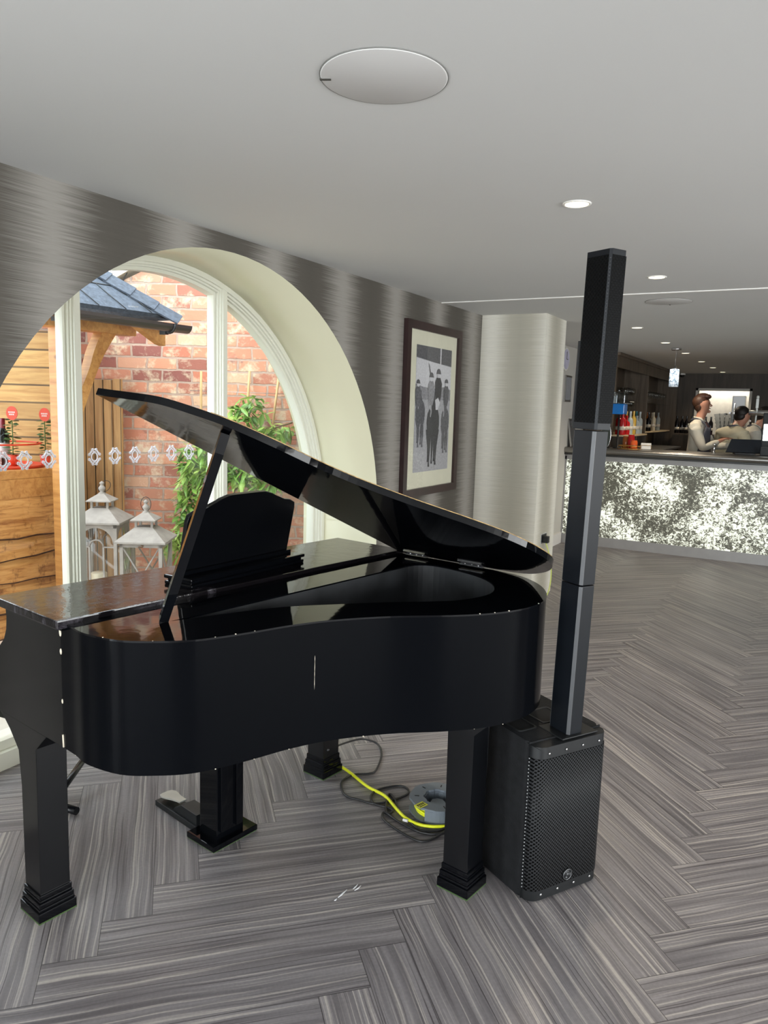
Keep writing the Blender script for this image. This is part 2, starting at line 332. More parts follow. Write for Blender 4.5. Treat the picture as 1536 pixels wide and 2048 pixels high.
# ------------------------------------------------------------------ mesh helpers
def TR(loc=(0, 0, 0), rot=(0, 0, 0)): return Matrix.Translation(loc) @ Euler(rot).to_matrix().to_4x4()
class MB:
    def __init__(s, T=None): s.bm = bmesh.new(); s.T = T; s.mi = 0
    def _v(s, p):
        p = Vector(p)
        if s.T is not None: p = s.T @ p
        return s.bm.verts.new(p)
    def face(s, vs):
        try:
            f = s.bm.faces.new(vs); f.material_index = s.mi; return f
        except ValueError: return None
    def box(s, lo, hi, T=None, bevel=0.0):
        x0, y0, z0 = lo; x1, y1, z1 = hi
        P = [(x0, y0, z0), (x1, y0, z0), (x1, y1, z0), (x0, y1, z0), (x0, y0, z1), (x1, y0, z1), (x1, y1, z1), (x0, y1, z1)]
        P = [T @ Vector(p) for p in P] if T else P
        v = [s._v(p) for p in P]
        fs = [s.face([v[i] for i in f]) for f in ((0, 3, 2, 1), (4, 5, 6, 7), (0, 1, 5, 4), (1, 2, 6, 5), (2, 3, 7, 6), (3, 0, 4, 7))]
        if bevel:
            es = list({e for f in fs if f for e in f.edges})
            bmesh.ops.bevel(s.bm, geom=es, offset=bevel, segments=2, affect='EDGES', profile=0.7)
        return s
    def cbox(s, c, sz, T=None, bevel=0.0):
        return s.box([a - b / 2 for a, b in zip(c, sz)], [a + b / 2 for a, b in zip(c, sz)], T, bevel)
    def prism(s, pts, a0, a1, axis='z', T=None, bevel=0.0):
        """extrude a 2D polygon; axis z: pts=(x,y); axis y: pts=(x,z); axis x: pts=(y,z)"""
        def mk(p, a):
            q = {'z': (p[0], p[1], a), 'y': (p[0], a, p[1]), 'x': (a, p[0], p[1])}[axis]
            q = Vector(q); return T @ q if T else q
        lo = [s._v(mk(p, a0)) for p in pts]; hi = [s._v(mk(p, a1)) for p in pts]; n = len(pts)
        fs = [s.face(lo[::-1]), s.face(hi)]
        for i in range(n): fs.append(s.face([lo[i], lo[(i + 1) % n], hi[(i + 1) % n], hi[i]]))
        if bevel:
            es = list({e for f in fs[:2] if f for e in f.edges})
            bmesh.ops.bevel(s.bm, geom=es, offset=bevel, segments=2, affect='EDGES', profile=0.7)
        return s
    def ring(s, outer, inner, z0, z1):
        """flat plate or wall between two outlines with the same number of points"""
        n = len(outer)
        V = [[s._v((p[0], p[1], z)) for p in L] for L in (outer, inner) for z in (z0, z1)]
        ob, ot, ib, it = V
        for i in range(n):
            j = (i + 1) % n
            s.face([ot[i], ot[j], it[j], it[i]]); s.face([ob[j], ob[i], ib[i], ib[j]])
            s.face([ob[i], ob[j], ot[j], ot[i]]); s.face([ib[j], ib[i], it[i], it[j]])
        return s
    def tube(s, pts, r, seg=8, closed=False, caps=True):
        pts = [Vector(p) for p in pts]; n = len(pts); rings = []
        up = None
        for i, p in enumerate(pts):
            if closed: d = (pts[(i + 1) % n] - pts[i - 1])
            else: d = pts[min(i + 1, n - 1)] - pts[max(i - 1, 0)]
            d = d.normalized() if d.length > 1e-9 else Vector((0, 0, 1))
            if up is None:
                a = Vector((0, 0, 1)) if abs(d.z) < 0.9 else Vector((1, 0, 0)); up = (a - d * a.dot(d)).normalized()
            else: up = (up - d * up.dot(d)).normalized()
            b = d.cross(up); rr = r[i] if isinstance(r, (list, tuple)) else r
            rings.append([s._v(p + (up * math.cos(2 * PI * k / seg) + b * math.sin(2 * PI * k / seg)) * rr) for k in range(seg)])
        m = n if closed else n - 1
        for i in range(m):
            A, B = rings[i], rings[(i + 1) % n]
            for k in range(seg): 
                f = s.face([A[k], A[(k + 1) % seg], B[(k + 1) % seg], B[k]])
                if f: f.smooth = True
        if not closed and caps: s.face(rings[0][::-1]); s.face(rings[-1])
        return s
    def lathe(s, prof, seg=20, T=None, a0=0, a1=2 * PI, smooth=True):
        full = abs(a1 - a0 - 2 * PI) < 1e-6; m = seg if full else seg + 1; rings = []
        for r, z in prof:
            L = []
            for k in range(m):
                a = a0 + (a1 - a0) * k / seg
                p = Vector((r * math.cos(a), r * math.sin(a), z)); L.append(s._v(T @ p if T else p))
            rings.append(L)
        for A, B in zip(rings, rings[1:]):
            for k in range(m if full else m - 1):
                f = s.face([A[k], A[(k + 1) % m], B[(k + 1) % m], B[k]])
                if f: f.smooth = smooth
        if full and prof[0][0] > 1e-6: s.face(rings[0][::-1])
        if full and prof[-1][0] > 1e-6: s.face(rings[-1])
        return s
    def ball(s, c, r, seg=12, sc=(1, 1, 1), T=None):
        prof = [(max(1e-5, r * math.sin(PI * i / (seg // 2))), -r * math.cos(PI * i / (seg // 2))) for i in range(seg // 2 + 1)]
        Tt = Matrix.Translation(c) @ Matrix.Diagonal((*sc, 1))
        return s.lathe(prof, seg, (T @ Tt) if T else Tt)
    def build(s, name, mat, parent=None, loc=None, rot=None, smooth=False):
        bmesh.ops.remove_doubles(s.bm, verts=s.bm.verts, dist=1e-5)
        bmesh.ops.recalc_face_normals(s.bm, faces=s.bm.faces)
        me = bpy.data.meshes.new(name)
        s.bm.to_mesh(me); s.bm.free()
        for m in (mat if isinstance(mat, (list, tuple)) else [mat]): me.materials.append(m)
        if smooth:
            for p in me.polygons: p.use_smooth = True
            me.set_sharp_from_angle(angle=math.radians(35))
        o = bpy.data.objects.new(name, me); COL.objects.link(o)
        if parent: o.parent = parent
        if loc is not None: o.location = loc
        if rot is not None: o.rotation_euler = rot
        return o
def tag(o, label, cat, group=None, kind=None):
    o['label'] = label; o['category'] = cat
    if group: o['group'] = group
    if kind: o['kind'] = kind
    return o
def empty(name, loc=(0, 0, 0), rz=0.0, label=None, cat=None, group=None):
    o = bpy.data.objects.new(name, None); COL.objects.link(o); o.location = loc; o.rotation_euler = (0, 0, rz)
    o.empty_display_size = 0.1
    if label: tag(o, label, cat, group)
    return o
def struct(o): o['kind'] = 'structure'; return o
def dup(root, loc=None, rz=None, label=None, group=None):
    def rec(o, par):
        c = o.copy(); COL.objects.link(c); c.parent = par
        for ch in list(o.children): rec(ch, c)
        return c
    r = rec(root, root.parent)
    if loc is not None: r.location = loc
    if rz is not None: r.rotation_euler = (0, 0, rz)
    if label: r['label'] = label
    if group: r['group'] = group
    return r
def smooth_poly(pts, n=6):
    """Catmull-Rom through a closed list of 2D points"""
    out = []; m = len(pts)
    for i in range(m):
        p0, p1, p2, p3 = [Vector(pts[(i + k) % m]) for k in (-1, 0, 1, 2)]
        for k in range(n):
            t = k / n
            out.append(0.5 * ((2 * p1) + (p2 - p0) * t + (2 * p0 - 5 * p1 + 4 * p2 - p3) * t * t + (3 * p1 - p0 - 3 * p2 + p3) * t ** 3))
    return out
def smooth_open(pts, n=8):
    P = [Vector(p) for p in pts]; P = [2 * P[0] - P[1]] + P + [2 * P[-1] - P[-2]]; out = []
    for i in range(1, len(P) - 2):
        p0, p1, p2, p3 = P[i - 1:i + 3]
        for k in range(n):
            t = k / n
            out.append(0.5 * ((2 * p1) + (p2 - p0) * t + (2 * p0 - 5 * p1 + 4 * p2 - p3) * t * t + (3 * p1 - p0 - 3 * p2 + p3) * t ** 3))
    out.append(P[-2]); return out

# ------------------------------------------------------------------ floor: herringbone planks, one mesh
def build_floor():
    x0, x1, y0, y1 = -2.80, 5.0, -5.0, 15.0
    Lp, Wp = 1.008, 0.144; r2 = math.sqrt(2)
    ox, oy = -1.605, 1.085
    def world(a, b): return (ox + (a - b) / r2, oy + (a + b) / r2)
    def clip(poly):
        for ax, lim, sg in ((0, x0, 1), (0, x1, -1), (1, y0, 1), (1, y1, -1)):
            out = []
            for i in range(len(poly)):
                p, q = poly[i], poly[(i + 1) % len(poly)]
                dp, dq = sg * (p[ax] - lim), sg * (q[ax] - lim)
                if dp >= 0: out.append(p)
                if (dp >= 0) != (dq >= 0):
                    t = dp / (dp - dq); out.append(tuple(p[k] + (q[k] - p[k]) * t for k in range(4)))
            poly = out
            if len(poly) < 3: return None
        return poly
    bm = bmesh.new(); uvl = bm.loops.layers.uv.new('UVMap'); rl = bm.faces.layers.float.new('rnd')
    for m in range(-4, 8):
        for k in range(-80, 120):
            for kind in (0, 1):
                if kind == 0:
                    a0, b0 = k * Wp + m * Lp, k * Wp - m * Lp; a1, b1 = a0 + Lp, b0 + Wp
                    c = [(a0, b0, 0, 0), (a1, b0, Lp, 0), (a1, b1, Lp, Wp), (a0, b1, 0, Wp)]
                else:
                    a0, b1 = k * Wp + Lp + m * Lp, (k + 1) * Wp - m * Lp; a1, b0 = a0 + Wp, b1 - Lp
                    c = [(a0, b0, 0, 0), (a1, b0, 0, Wp), (a1, b1, Lp, Wp), (a0, b1, Lp, 0)]
                poly = [(*world(a, b), u, v) for a, b, u, v in c]
                if max(p[0] for p in poly) < x0 or min(p[0] for p in poly) > x1 or max(p[1] for p in poly) < y0 or min(p[1] for p in poly) > y1: continue
                poly = clip(poly)
                if not poly: continue
                f = bm.faces.new([bm.verts.new((p[0], p[1], 0)) for p in poly])
                f[rl] = random.random()
                for lp, p in zip(f.loops, poly): lp[uvl].uv = (p[2], p[3])
    # solid underside
    B = [bm.verts.new(p) for p in ((x0, y0, -0.08), (x1, y0, -0.08), (x1, y1, -0.08), (x0, y1, -0.08))]
    bm.faces.new(B[::-1])
    bmesh.ops.recalc_face_normals(bm, faces=bm.faces)
    for f in bm.faces:
        if f.normal.z < 0 and f.calc_center_median().z > -0.01: f.normal_flip()
    me = bpy.data.meshes.new('floor'); bm.to_mesh(me); bm.free(); me.materials.append(M['floor'])
    o = bpy.data.objects.new('floor', me); COL.objects.link(o); struct(o)
build_floor()

_fl = bpy.data.objects['floor']
_sc = MB()
for a, b in (((676, 1795), (690, 1782)), ((680, 1790), (694, 1779)), ((706, 1778), (716, 1768)), ((709, 1781), (722, 1771)), ((668, 1801), (674, 1797))):
    _sc.tube([onz(*a, .0006), onz((a[0] + b[0]) / 2, (a[1] + b[1]) / 2 + 1, .0010), onz(*b, .0006)], [.001, .0028, .0008], 5)
_sc.build('scuff_mark', plain('pale_scuff', srgb(190, 192, 194), 0.8), _fl)

# ------------------------------------------------------------------ room shell
ZC = 2.305
CYW, CZW, RW = 2.77, 0.84, 1.393       # centre and radius of the big arch opening
struct(MB().box((-2.9, -5.2, ZC), (5.2, 15.2, ZC + 0.15)).build('ceiling', M['ceiling']))

def arch_pts(r, n=48, z0=0.0, cy=CYW):
    return [(cy - r, z0), (cy - r, CZW - 0.06), (cy - r, CZW - 0.03)] + [(cy - r * math.cos(PI * i / n), CZW + r * math.sin(PI * i / n)) for i in range(n + 1)] + [(cy + r, CZW - 0.03), (cy + r, CZW - 0.06), (cy + r, z0)]
def arched_wall(x0, x1, ya, yb, cy, name, mats):
    """wall slab between x0 (outside) and x1 (room side) with an arched opening; reveal gets material 1"""
    mb = MB(); a = arch_pts(RW, 48, 0.0, cy); n = len(a)
    top = []
    for (y, z) in a:
        top.append((min(max(y, ya), yb), ZC))
    for x, flip in ((x1, 0), (x0, 1)):
        lo = [mb._v((x, y, z)) for y, z in a]
        hi = [mb._v((x, y, z)) for y, z in top]
        for i in range(n - 1):
            mb.face([lo[i], lo[i + 1], hi[i + 1], hi[i]])
        L = [mb._v((x, ya, 0)), mb._v((x, a[0][0], 0)), mb._v((x, a[0][0], ZC)), mb._v((x, ya, ZC))]; mb.face(L)
        L = [mb._v((x, a[-1][0], 0)), mb._v((x, yb, 0)), mb._v((x, yb, ZC)), mb._v((x, a[-1][0], ZC))]; mb.face(L)
    mb.mi = 1
    A = [mb._v((x1, y, z)) for y, z in a]; B = [mb._v((x0, y, z)) for y, z in a]
    for i in range(n - 1):
        f = mb.face([A[i], A[i + 1], B[i + 1], B[i]])
        if f: f.smooth = True
    mb.mi = 0
    return struct(mb.build(name, mats))
arched_wall(-2.97, -2.39, 0.55, 5.80, CYW, 'wall_left', [M['paper'], M['cream']])
arched_wall(-2.97, -2.39, -4.0, 0.55, -1.72, 'wall_left_rear', [M['paper'], M['cream']])
struct(MB().box((-2.97, -5.0, 0), (-2.39, -4.0, ZC)).build('wall_left_corner', M['paper']))
struct(MB().box((-2.97, 5.774, 0), (-1.857, 6.311, ZC)).build('wall_pier', M['paper_lit']))
struct(MB().box((-2.70, 6.311, 0), (-2.515, 15.0, ZC)).build('wall_left_far', M['whitewall']))
struct(MB().box((-2.515, 6.311, 0), (-2.495, 8.80, 0.13)).build('baseboard_left_far', M['white']))
struct(MB().box((-2.39, 5.0, ZC - 0.006), (5.0, 5.03, ZC + 0.001), None).build('trim_1', M['white'], rot=(0, 0, 0)))
struct(MB().box((-2.9, -5.2, 0), (-1.9, -5.0, ZC)).box((2.7, -5.2, 0), (5.2, -5.0, ZC)).box((-1.9, -5.2, 0), (2.7, -5.0, 0.4)).box((-1.9, -5.2, 2.1), (2.7, -5.0, ZC)).build('wall_behind', M['whitewall']))
struct(MB().box((5.0, -5.0, 0), (5.2, -2.15, ZC)).box((5.0, 4.55, 0), (5.2, 15.0, ZC)).box((5.0, -2.15, 0), (5.2, 4.55, 0.4)).box((5.0, -2.15, 2.1), (5.2, 4.55, ZC)).build('wall_right', M['darkwood']))
# back wall of the bar with the kitchen hatch
bw = MB()
hx0, hx1, hz0, hz1 = -1.81, -0.985, 1.02, 2.01
bw.box((-2.6, 14.5, 0), (hx0, 14.6, ZC)).box((hx1, 14.5, 0), (5.2, 14.6, ZC)).box((hx0, 14.5, 0), (hx1, 14.6, hz0)).box((hx0, 14.5, hz1), (hx1, 14.6, ZC))
struct(bw.build('wall_back', M['darkwood']))
struct(MB().box((-2.6, 15.0, 0), (5.2, 15.1, ZC)).build('wall_kitchen', plain('kitchen_wall', srgb(190, 186, 176), 0.7)))
hf = MB()
for a, b in (((hx0 - 0.04, 14.47, hz0), (hx0, 14.62, hz1 + 0.04)), ((hx1, 14.47, hz0), (hx1 + 0.04, 14.62, hz1 + 0.04)), ((hx0 - 0.04, 14.47, hz1), (hx1 + 0.04, 14.62, hz1 + 0.04))): hf.box(a, b)
struct(hf.build('trim_2', M['whitewall']))
kl = area('kitchen_light', (-1.4, 14.8, 2.25), (0, 0, 0), 0.9, 0.25, 14, (1.0, 0.93, 0.82))

# ------------------------------------------------------------------ the arched window
win = struct(empty('window_1', (-2.80, CYW, 0)))
def arc_ring(mb, r0, r1, x0, x1, zb=0.0, n=56):
    def P(r): return [(-r, zb)] + [(-r * math.cos(PI * i / n), CZW + r * math.sin(PI * i / n)) for i in range(n + 1)] + [(r, zb)]
    A, B = P(r0), P(r1); m = len(A)
    Q = [[mb._v((x, y, z)) for y, z in L] for L in (A, B) for x in (x0, x1)]
    a0, a1, b0, b1 = Q
    for i in range(m - 1):
        for q in ((a0[i], a0[i + 1], a1[i + 1], a1[i]), (b0[i], b0[i + 1], b1[i + 1], b1[i]), (a0[i], a0[i + 1], b0[i + 1], b0[i]), (a1[i], a1[i + 1], b1[i + 1], b1[i])):
            mb.face(list(q))
    for i in (0, m - 1): mb.face([a0[i], a1[i], b1[i], b0[i]])
mb = MB()
arc_ring(mb, RW + 0.005, 1.366, -0.10, 0.0)
arc_ring(mb, 1.37, 1.354, -0.10, -0.014)
arc_ring(mb, 1.36, 1.345, -0.10, -0.028)
arc_ring(mb, 1.35, 1.328, -0.10, -0.045)
mb.box((-0.13, -RW, -0.005), (0.0, RW, 0.075)).box((-0.13, -1.36, 0.07), (-0.03, 1.36, 0.115))
fr = mb.build('window_frame', M['frame'], win, smooth=True)
ymull = (2.231 - CYW, 3.178 - CYW)
for ym in ymull:
    mb = MB(); h = CZW + math.sqrt(1.380 ** 2 - ym ** 2)
    mb.box((-0.095, ym - 0.016, 0.1), (-0.0015, ym + 0.016, h))
    for k, (wd, dp) in enumerate(((0.022, -0.014), (0.029, -0.028), (0.042, -0.045))):
        mb.box((-0.095 + 0.001 * k, ym - wd, 0.1), (dp - 0.0008, ym + wd, h - 0.015))
    mb.build('window_mullion', M['frame'], win)
edges = [-1.33, ymull[0] - 0.04, ymull[0] + 0.04, ymull[1] - 0.04, ymull[1] + 0.04, 1.33]
decal_mat = plain('white_vinyl_decal', srgb(232, 230, 236), 0.6, var=0.01)
panes = []
for k in range(3):
    ya, yb = edges[2 * k], edges[2 * k + 1]; n = 20; R_ = 1.33
    pts = [(ya, 0.11)] + [(yb, 0.11)]
    pts += [(yb + (ya - yb) * i / n, CZW + math.sqrt(max(0, R_ ** 2 - (yb + (ya - yb) * i / n) ** 2))) for i in range(n + 1)]
    m2 = MB(); vsx = [m2._v((-0.060, y, z)) for y, z in pts]; m2.face(vsx)
    panes.append(m2.build('glass_pane', M['glass'], win))
# scroll-work safety decals in a row across the panes
def decal(par, y):
    m = MB(T=Matrix.Translation((-0.055, y - CYW, 1.284)))
    def loop(cy, cz, ry, rz, r=0.0026, n=14):
        m.tube([(0, cy + ry * math.cos(2 * PI * i / n), cz + rz * math.sin(2 * PI * i / n)) for i in range(n)], r, 4, closed=True)
    loop(0, 0, 0.017, 0.020, 0.0034)
    for sy in (-1, 1):
        for sz in (-1, 1):
            m.tube([(0, 0.004 * sy, 0.036 * sz), (0, 0.012 * sy, 0.030 * sz), (0, 0.024 * sy, 0.016 * sz), (0, 0.026 * sy, 0.008 * sz)], 0.0046, 4)
            loop(0.010 * sy, 0.034 * sz, 0.005, 0.0042, 0.0024, 8)
            loop(0.030 * sy, 0.011 * sz, 0.0042, 0.005, 0.0024, 8)
        m.tube([(0, -0.006, 0.026 * sy), (0, 0, 0.023 * sy), (0, 0.006, 0.026 * sy)], 0.003, 4)
    m.build('window_decal', decal_mat, par)
for px in (5, 49, 98): decal(panes[0], onx(px, 917, -2.855).y)
for px in (189, 230, 270, 307, 343, 378): decal(panes[1], onx(px, 908, -2.855).y)

# ------------------------------------------------------------------ outside
struct(MB().box((-12, -4, -0.10), (-2.97, 9, -0.03)).build('ground_patio', M['paving']))
RZ = math.atan2(RH.y, RH.x)                     # the brick wall faces the window squarely from here
D_B = 5.36
wall_o = FH * D_B
def S(px, py, d=D_B):                           # along/height coordinates of a point on a plane facing the window
    p = at(px, py, d); return ((p - FH * d).dot(RH), p.z)
a0 = S(150, 604); a1 = S(233, 567); a2 = S(300, 535); a3 = (a2[0] + 1.2, a2[1] + 0.75)
br = MB().prism([(-6.0, -0.1), (-0.22, -0.1), (-0.22, a3[1]), (a3[0], a3[1]), (a2[0], a2[1]), (a1[0], a1[1]), (a0[0], a0[1]), (-6.0, a0[1] - 0.6)], 0, 0.24, 'y')
struct(br.build('wall_brick_outside', M['brick'], loc=wall_o, rot=(0, 0, RZ)))
vb = MB()
dx, dz = a2[0] - a1[0], a2[1] - a1[1]; 
vb.prism([(a1[0] - dx, a1[1] - dz), (a3[0], a3[1]), (a3[0], a3[1] + 0.06), (a1[0] - dx, a1[1] - dz + 0.06)], -0.05, 0.30, 'y')
struct(vb.build('trim_3', plain('cream_verge_board', srgb(196, 190, 168), 0.6), loc=wall_o, rot=(0, 0, RZ)))
cb = MB(); cpts = [S(262, 528), S(257, 545), S(250, 558), S(248, 570), S(250, 590)]
cb.tube([(s_, -0.02, z_) for s_, z_ in cpts], 0.004, 6)
tag(cb.build('outdoor_cable', M['rubber'], loc=wall_o, rot=(0, 0, RZ)), 'thin dark cable hanging down from the roof verge on brick wall', 'cable')

# fence panel leaning on the brick wall
fp = empty('fence_panel', FH * 5.27 + Vector((0, 0, 0)), RZ, 'tall pine tongue and groove board panel standing against the brick wall', 'panel')
s0, zt_ = S(160, 758, 5.27); s1, _ = S(243, 760, 5.27)
for k in range(6):
    w = (s1 - s0 + 0.10) / 6
    xa = s0 - 0.10 + k * w
    MB().box((xa + 0.002, 0, -0.03), (xa + w - 0.002, 0.022 + 0.004 * (k % 2), zt_ + (0.008 if k == 5 else 0.0)), bevel=0.004).build('board', M['fencewood'], fp)

# ------------------------------------------------------------------ timber outdoor bar hut
hut = empty('timber_bar_hut', (-4.1, 2.4, 0), 0, 'honey-coloured timber bar hut with slate-blue shingle roof outside the arched window', 'hut')
HT = Matrix.Translation((4.1, -2.4, 0))
def hmb(): return MB(T=HT)
# cladding behind the counter, along the brick wall direction
cl0 = at(-250, 900, 5.15); cl1 = at(112, 900, 5.15); cd = (cl1 - cl0); cd.z = 0
clen = cd.length; cang = math.atan2(cd.y, cd.x)
o = MB().box((0, 0, 0.0), (clen, 0.03, 2.02)).build('back_cladding', M['board'], hut, loc=(cl0.x + 4.1, cl0.y - 2.4, -0.03), rot=(0, 0, cang))
pp = at(114, 800, 5.08)
hmb().cbox((pp.x, pp.y, 1.0), (0.06, 0.06, 2.06), bevel=0.004).build('post', M['oak'], hut)
hmb().box((-4.06, 3.02, -0.03), (-3.94, 3.13, 2.0), bevel=0.006).build('post', M['oak'], hut)
# beam with butt end
hmb().box((-4.06, 0.6, 1.965), (-3.94, 3.60, 2.075), bevel=0.006).build('eaves_beam', M['oak'], hut)
# curved brace rising from the post to the beam
bp = smooth_open([(3.12, 1.30), (3.235, 1.58), (3.34, 1.80), (3.46, 1.975)], 6)
bo = smooth_open([(3.12, 1.50), (3.232, 1.72), (3.28, 1.85), (3.345, 1.975)], 6)
hmb().prism([tuple(p) for p in bp] + [tuple(p) for p in bo[::-1]], -4.045, -3.965, 'x', bevel=0.004).build('curved_brace', M['oak'], hut)
hmb().prism([(3.40, 2.03), (3.66, 2.03), (3.66, 1.905), (3.62, 1.915), (3.44, 2.0)], -3.80, -3.74, 'x').build('rafter_foot', M['oak'], hut)
for yy in (1.2, 2.0, 2.8):
    hmb().prism([(-3.66, 2.03), (-3.66, 2.07), (-4.4, 2.63), (-4.4, 2.55)], yy, yy + 0.05, 'y').build('rafter', M['oak'], hut)
# roof: front slope, hip slope
E1 = Vector((-3.60, 3.64, 2.085)); E0 = Vector((-3.86, 0.5, 2.075)); slope = 0.78
hipT = E1 + Vector((-0.95, -0.95, 0.95 * slope)); rT = Vector((-4.8, 0.5, hipT.z))
t_ = hmb()
def slab_face(mb, P, th=0.03):
    n = (P[1] - P[0]).cross(P[2] - P[0]).normalized()
    if n.z < 0: n = -n
    A = [mb._v(p) for p in P]; B = [mb._v(p - n * th) for p in P]; m = len(P)
    mb.face(A); mb.face(B[::-1])
    for i in range(m): mb.face([A[i], A[(i + 1) % m], B[(i + 1) % m], B[i]])
slab_face(t_, [E0, E1, hipT, rT]); 
t_.build('roof_slope', M['rooftile'], hut)
t_ = hmb(); back = E1 + Vector((-1.9, 0.0, 0)); slab_face(t_, [E1, back, hipT]); t_.build('roof_slope', M['rooftile'], hut)
# shingle courses: slightly lapped strips and cut lines
t_ = hmb()
nF = (E1 - E0).cross(hipT - E1).normalized()
if nF.z < 0: nF = -nF
up_ = (hipT - E1); 
for k in range(1, 5):
    f = k * 0.2
    a = E0 + (rT - E0) * f + nF * 0.002; b = E1 + (hipT - E1) * f + nF * 0.002
    t_.tube([a, b], 0.0045, 4)
    for j in range(16):
        g = (j + 0.5 * (k % 2)) / 16
        p = a + (b - a) * g; q = p - (rT - E0) * 0.2 + (b - a) * 0.02
        t_.tube([p, q], 0.003, 4)
t_.build('shingle_laps', M['bracket'], hut)
# hip capping strips
hd = (hipT - E1).normalized(); side = Vector((0.5, -0.5, 0)).normalized()
for k in range(7):
    p = E1 + hd * (0.16 * k - 0.02) ; q = p + hd * 0.175
    iv = nF.cross(hd).normalized()
    if iv.y > 0: iv = -iv
    m = hmb()
    P = [p + nF * 0.020, q + nF * 0.012, q + iv * 0.13 + nF * 0.010, p + iv * 0.13 + nF * 0.018]
    slab_face(m, P, 0.010)
    m.build('hip_shingle', M['rooftile'], hut)
# gutter
g = MB(T=HT)
G0, G1 = Vector((-3.80, 0.5, 2.045)), Vector((-3.585, 3.70, 2.03))
gd = (G1 - G0).normalized(); gs = Vector((gd.y, -gd.x, 0)); nseg = 8
R0, R1 = [], []
for P, L in ((G0, R0), (G1, R1)):
    for k in range(nseg + 1):
        a = PI + PI * k / nseg
        for rr in (0.048,): L.append(P + gs * (rr * math.cos(a)) + Vector((0, 0, rr * math.sin(a))))
A = [g._v(p) for p in R0]; B = [g._v(p) for p in R1]
A2 = [g._v(P_) for P_ in [G0 + (p - G0) * 0.9 for p in R0]]; B2 = [g._v(P_) for P_ in [G1 + (p - G1) * 0.9 for p in R1]]
for k in range(nseg): g.face([A[k], A[k + 1], B[k + 1], B[k]]); g.face([A2[k], A2[k + 1], B2[k + 1], B2[k]])
g.face([A[0], B[0], B2[0], A2[0]]); g.face([A[-1], B[-1], B2[-1], A2[-1]]); g.face(B)
gut = g.build('gutter', M['gutter'], hut)
for f_ in (0.72, 0.955):
    P = G0 + (G1 - G0) * f_
    m = MB(T=HT)
    m.tube([P + gs * (0.054 * math.cos(PI + PI * k / 8)) + Vector((0, 0, 0.054 * math.sin(PI + PI * k / 8))) for k in range(9)], 0.010, 6)
    m.cbox(P + Vector((-0.05, 0, -0.03)), (0.05, 0.03, 0.07)); m.build('gutter_bracket', M['bracket'], gut)
# counter and waney-edge front
hmb().box((-4.85, 0.3, 1.045), (-4.20, 3.30, 1.10), bevel=0.008).build('counter_top', M['oak'], hut)
hmb().box((-4.30, 0.35, 0.93), (-4.20, 3.27, 1.045)).build('counter_rail', M['oak'], hut)
zb = [0.95, 0.745, 0.60, 0.44, 0.27, 0.10]
for k in range(5):
    n = 22; random.seed(40 + k)
    lo = [(0.35 + 2.92 * i / n, zb[k + 1] - 0.07 + 0.014 * math.sin(i * 0.55 + k * 2.1) + random.uniform(-0.006, 0.006) + 0.02 * (i / n)) for i in range(n + 1)]
    hi = [(3.27, zb[k]), (0.35, zb[k])]
    hmb().prism(lo + hi, -4.36, -4.205 - 0.016 * k, 'x').build('waney_board', M['waney'], hut)
    hmb().tube([(-4.207 - 0.016 * k, y, z) for y, z in lo], [0.004 + 0.004 * random.random() for _ in lo], 5).build('lap_shadow', plain('dark_bark', srgb(74, 46, 26), 0.9, var=0.4, scale=30), hut)  # dark brown tube painting in the shadow line below each board
hmb().box((-4.8, 3.2, 0.0), (-4.27, 3.26, 1.04)).build('counter_end_panel', M['oak'], hut)

# things on the outdoor counter
red = plain('orange_red_plastic', srgb(214, 70, 40), 0.45)
tray = empty('round_tray', (-4.50, 2.98, 1.10), 0, 'orange-red round tray on the outdoor bar counter', 'tray')
MB().lathe([(0.0, 0.0), (0.25, 0.0), (0.262, 0.018), (0.255, 0.018), (0.245, 0.006), (0.0, 0.006)], 40).build('tray_dish', red, tray)
hp = MB().tube([(0.235 * math.cos(a) , 0.235 * math.sin(a), 0.15) for a in [2 * PI * i / 40 for i in range(40)]], 0.0055, 6, closed=True)
hoop = hp.build('wire_hoop', red, tray)
foil = plain('dark_red_foil', srgb(118, 22, 34), 0.35); wineglass = plain('dark_bottle_glass', (0.006, 0.008, 0.006, 1), 0.08)
label_m = plain('grey_bottle_label', srgb(196, 190, 188), 0.7, var=0.25, scale=40)
def wine_bottle(loc, label, group):
    t = empty('wine_bottle', loc, 0, label, 'bottle', group)
    MB().lathe([(0.0, 0.0), (0.036, 0.0), (0.038, 0.006), (0.038, 0.185), (0.033, 0.205), (0.016, 0.235), (0.0145, 0.25), (0.0145, 0.295)], 20).build('bottle_body', wineglass, t)
    MB().lathe([(0.0152, 0.235), (0.0158, 0.24), (0.0158, 0.300), (0.0, 0.301)], 16).build('foil_cap', foil, t)
    MB().lathe([(0.0386, 0.05), (0.0386, 0.145)], 20, smooth=True).build('label', label_m, t)
    return t
b1 = wine_bottle((-4.60, 2.985, 1.106), 'dark wine bottle with red foil on the orange tray, left one of the pair', 'wine bottles on the outdoor bar')
dup(b1, (-4.52, 3.01, 1.106), label='dark wine bottle with red foil on the orange tray, right one of the pair')
tb = empty('tumbler', (-4.42, 2.89, 1.106), 0, 'clear glass tumbler in front of the wine bottles on the orange tray', 'glass')
MB().lathe([(0.0, 0.0), (0.03, 0.0), (0.035, 0.10), (0.032, 0.10), (0.027, 0.006), (0.0, 0.006)], 18).build('tumbler_glass', M['clearglass'], tb)
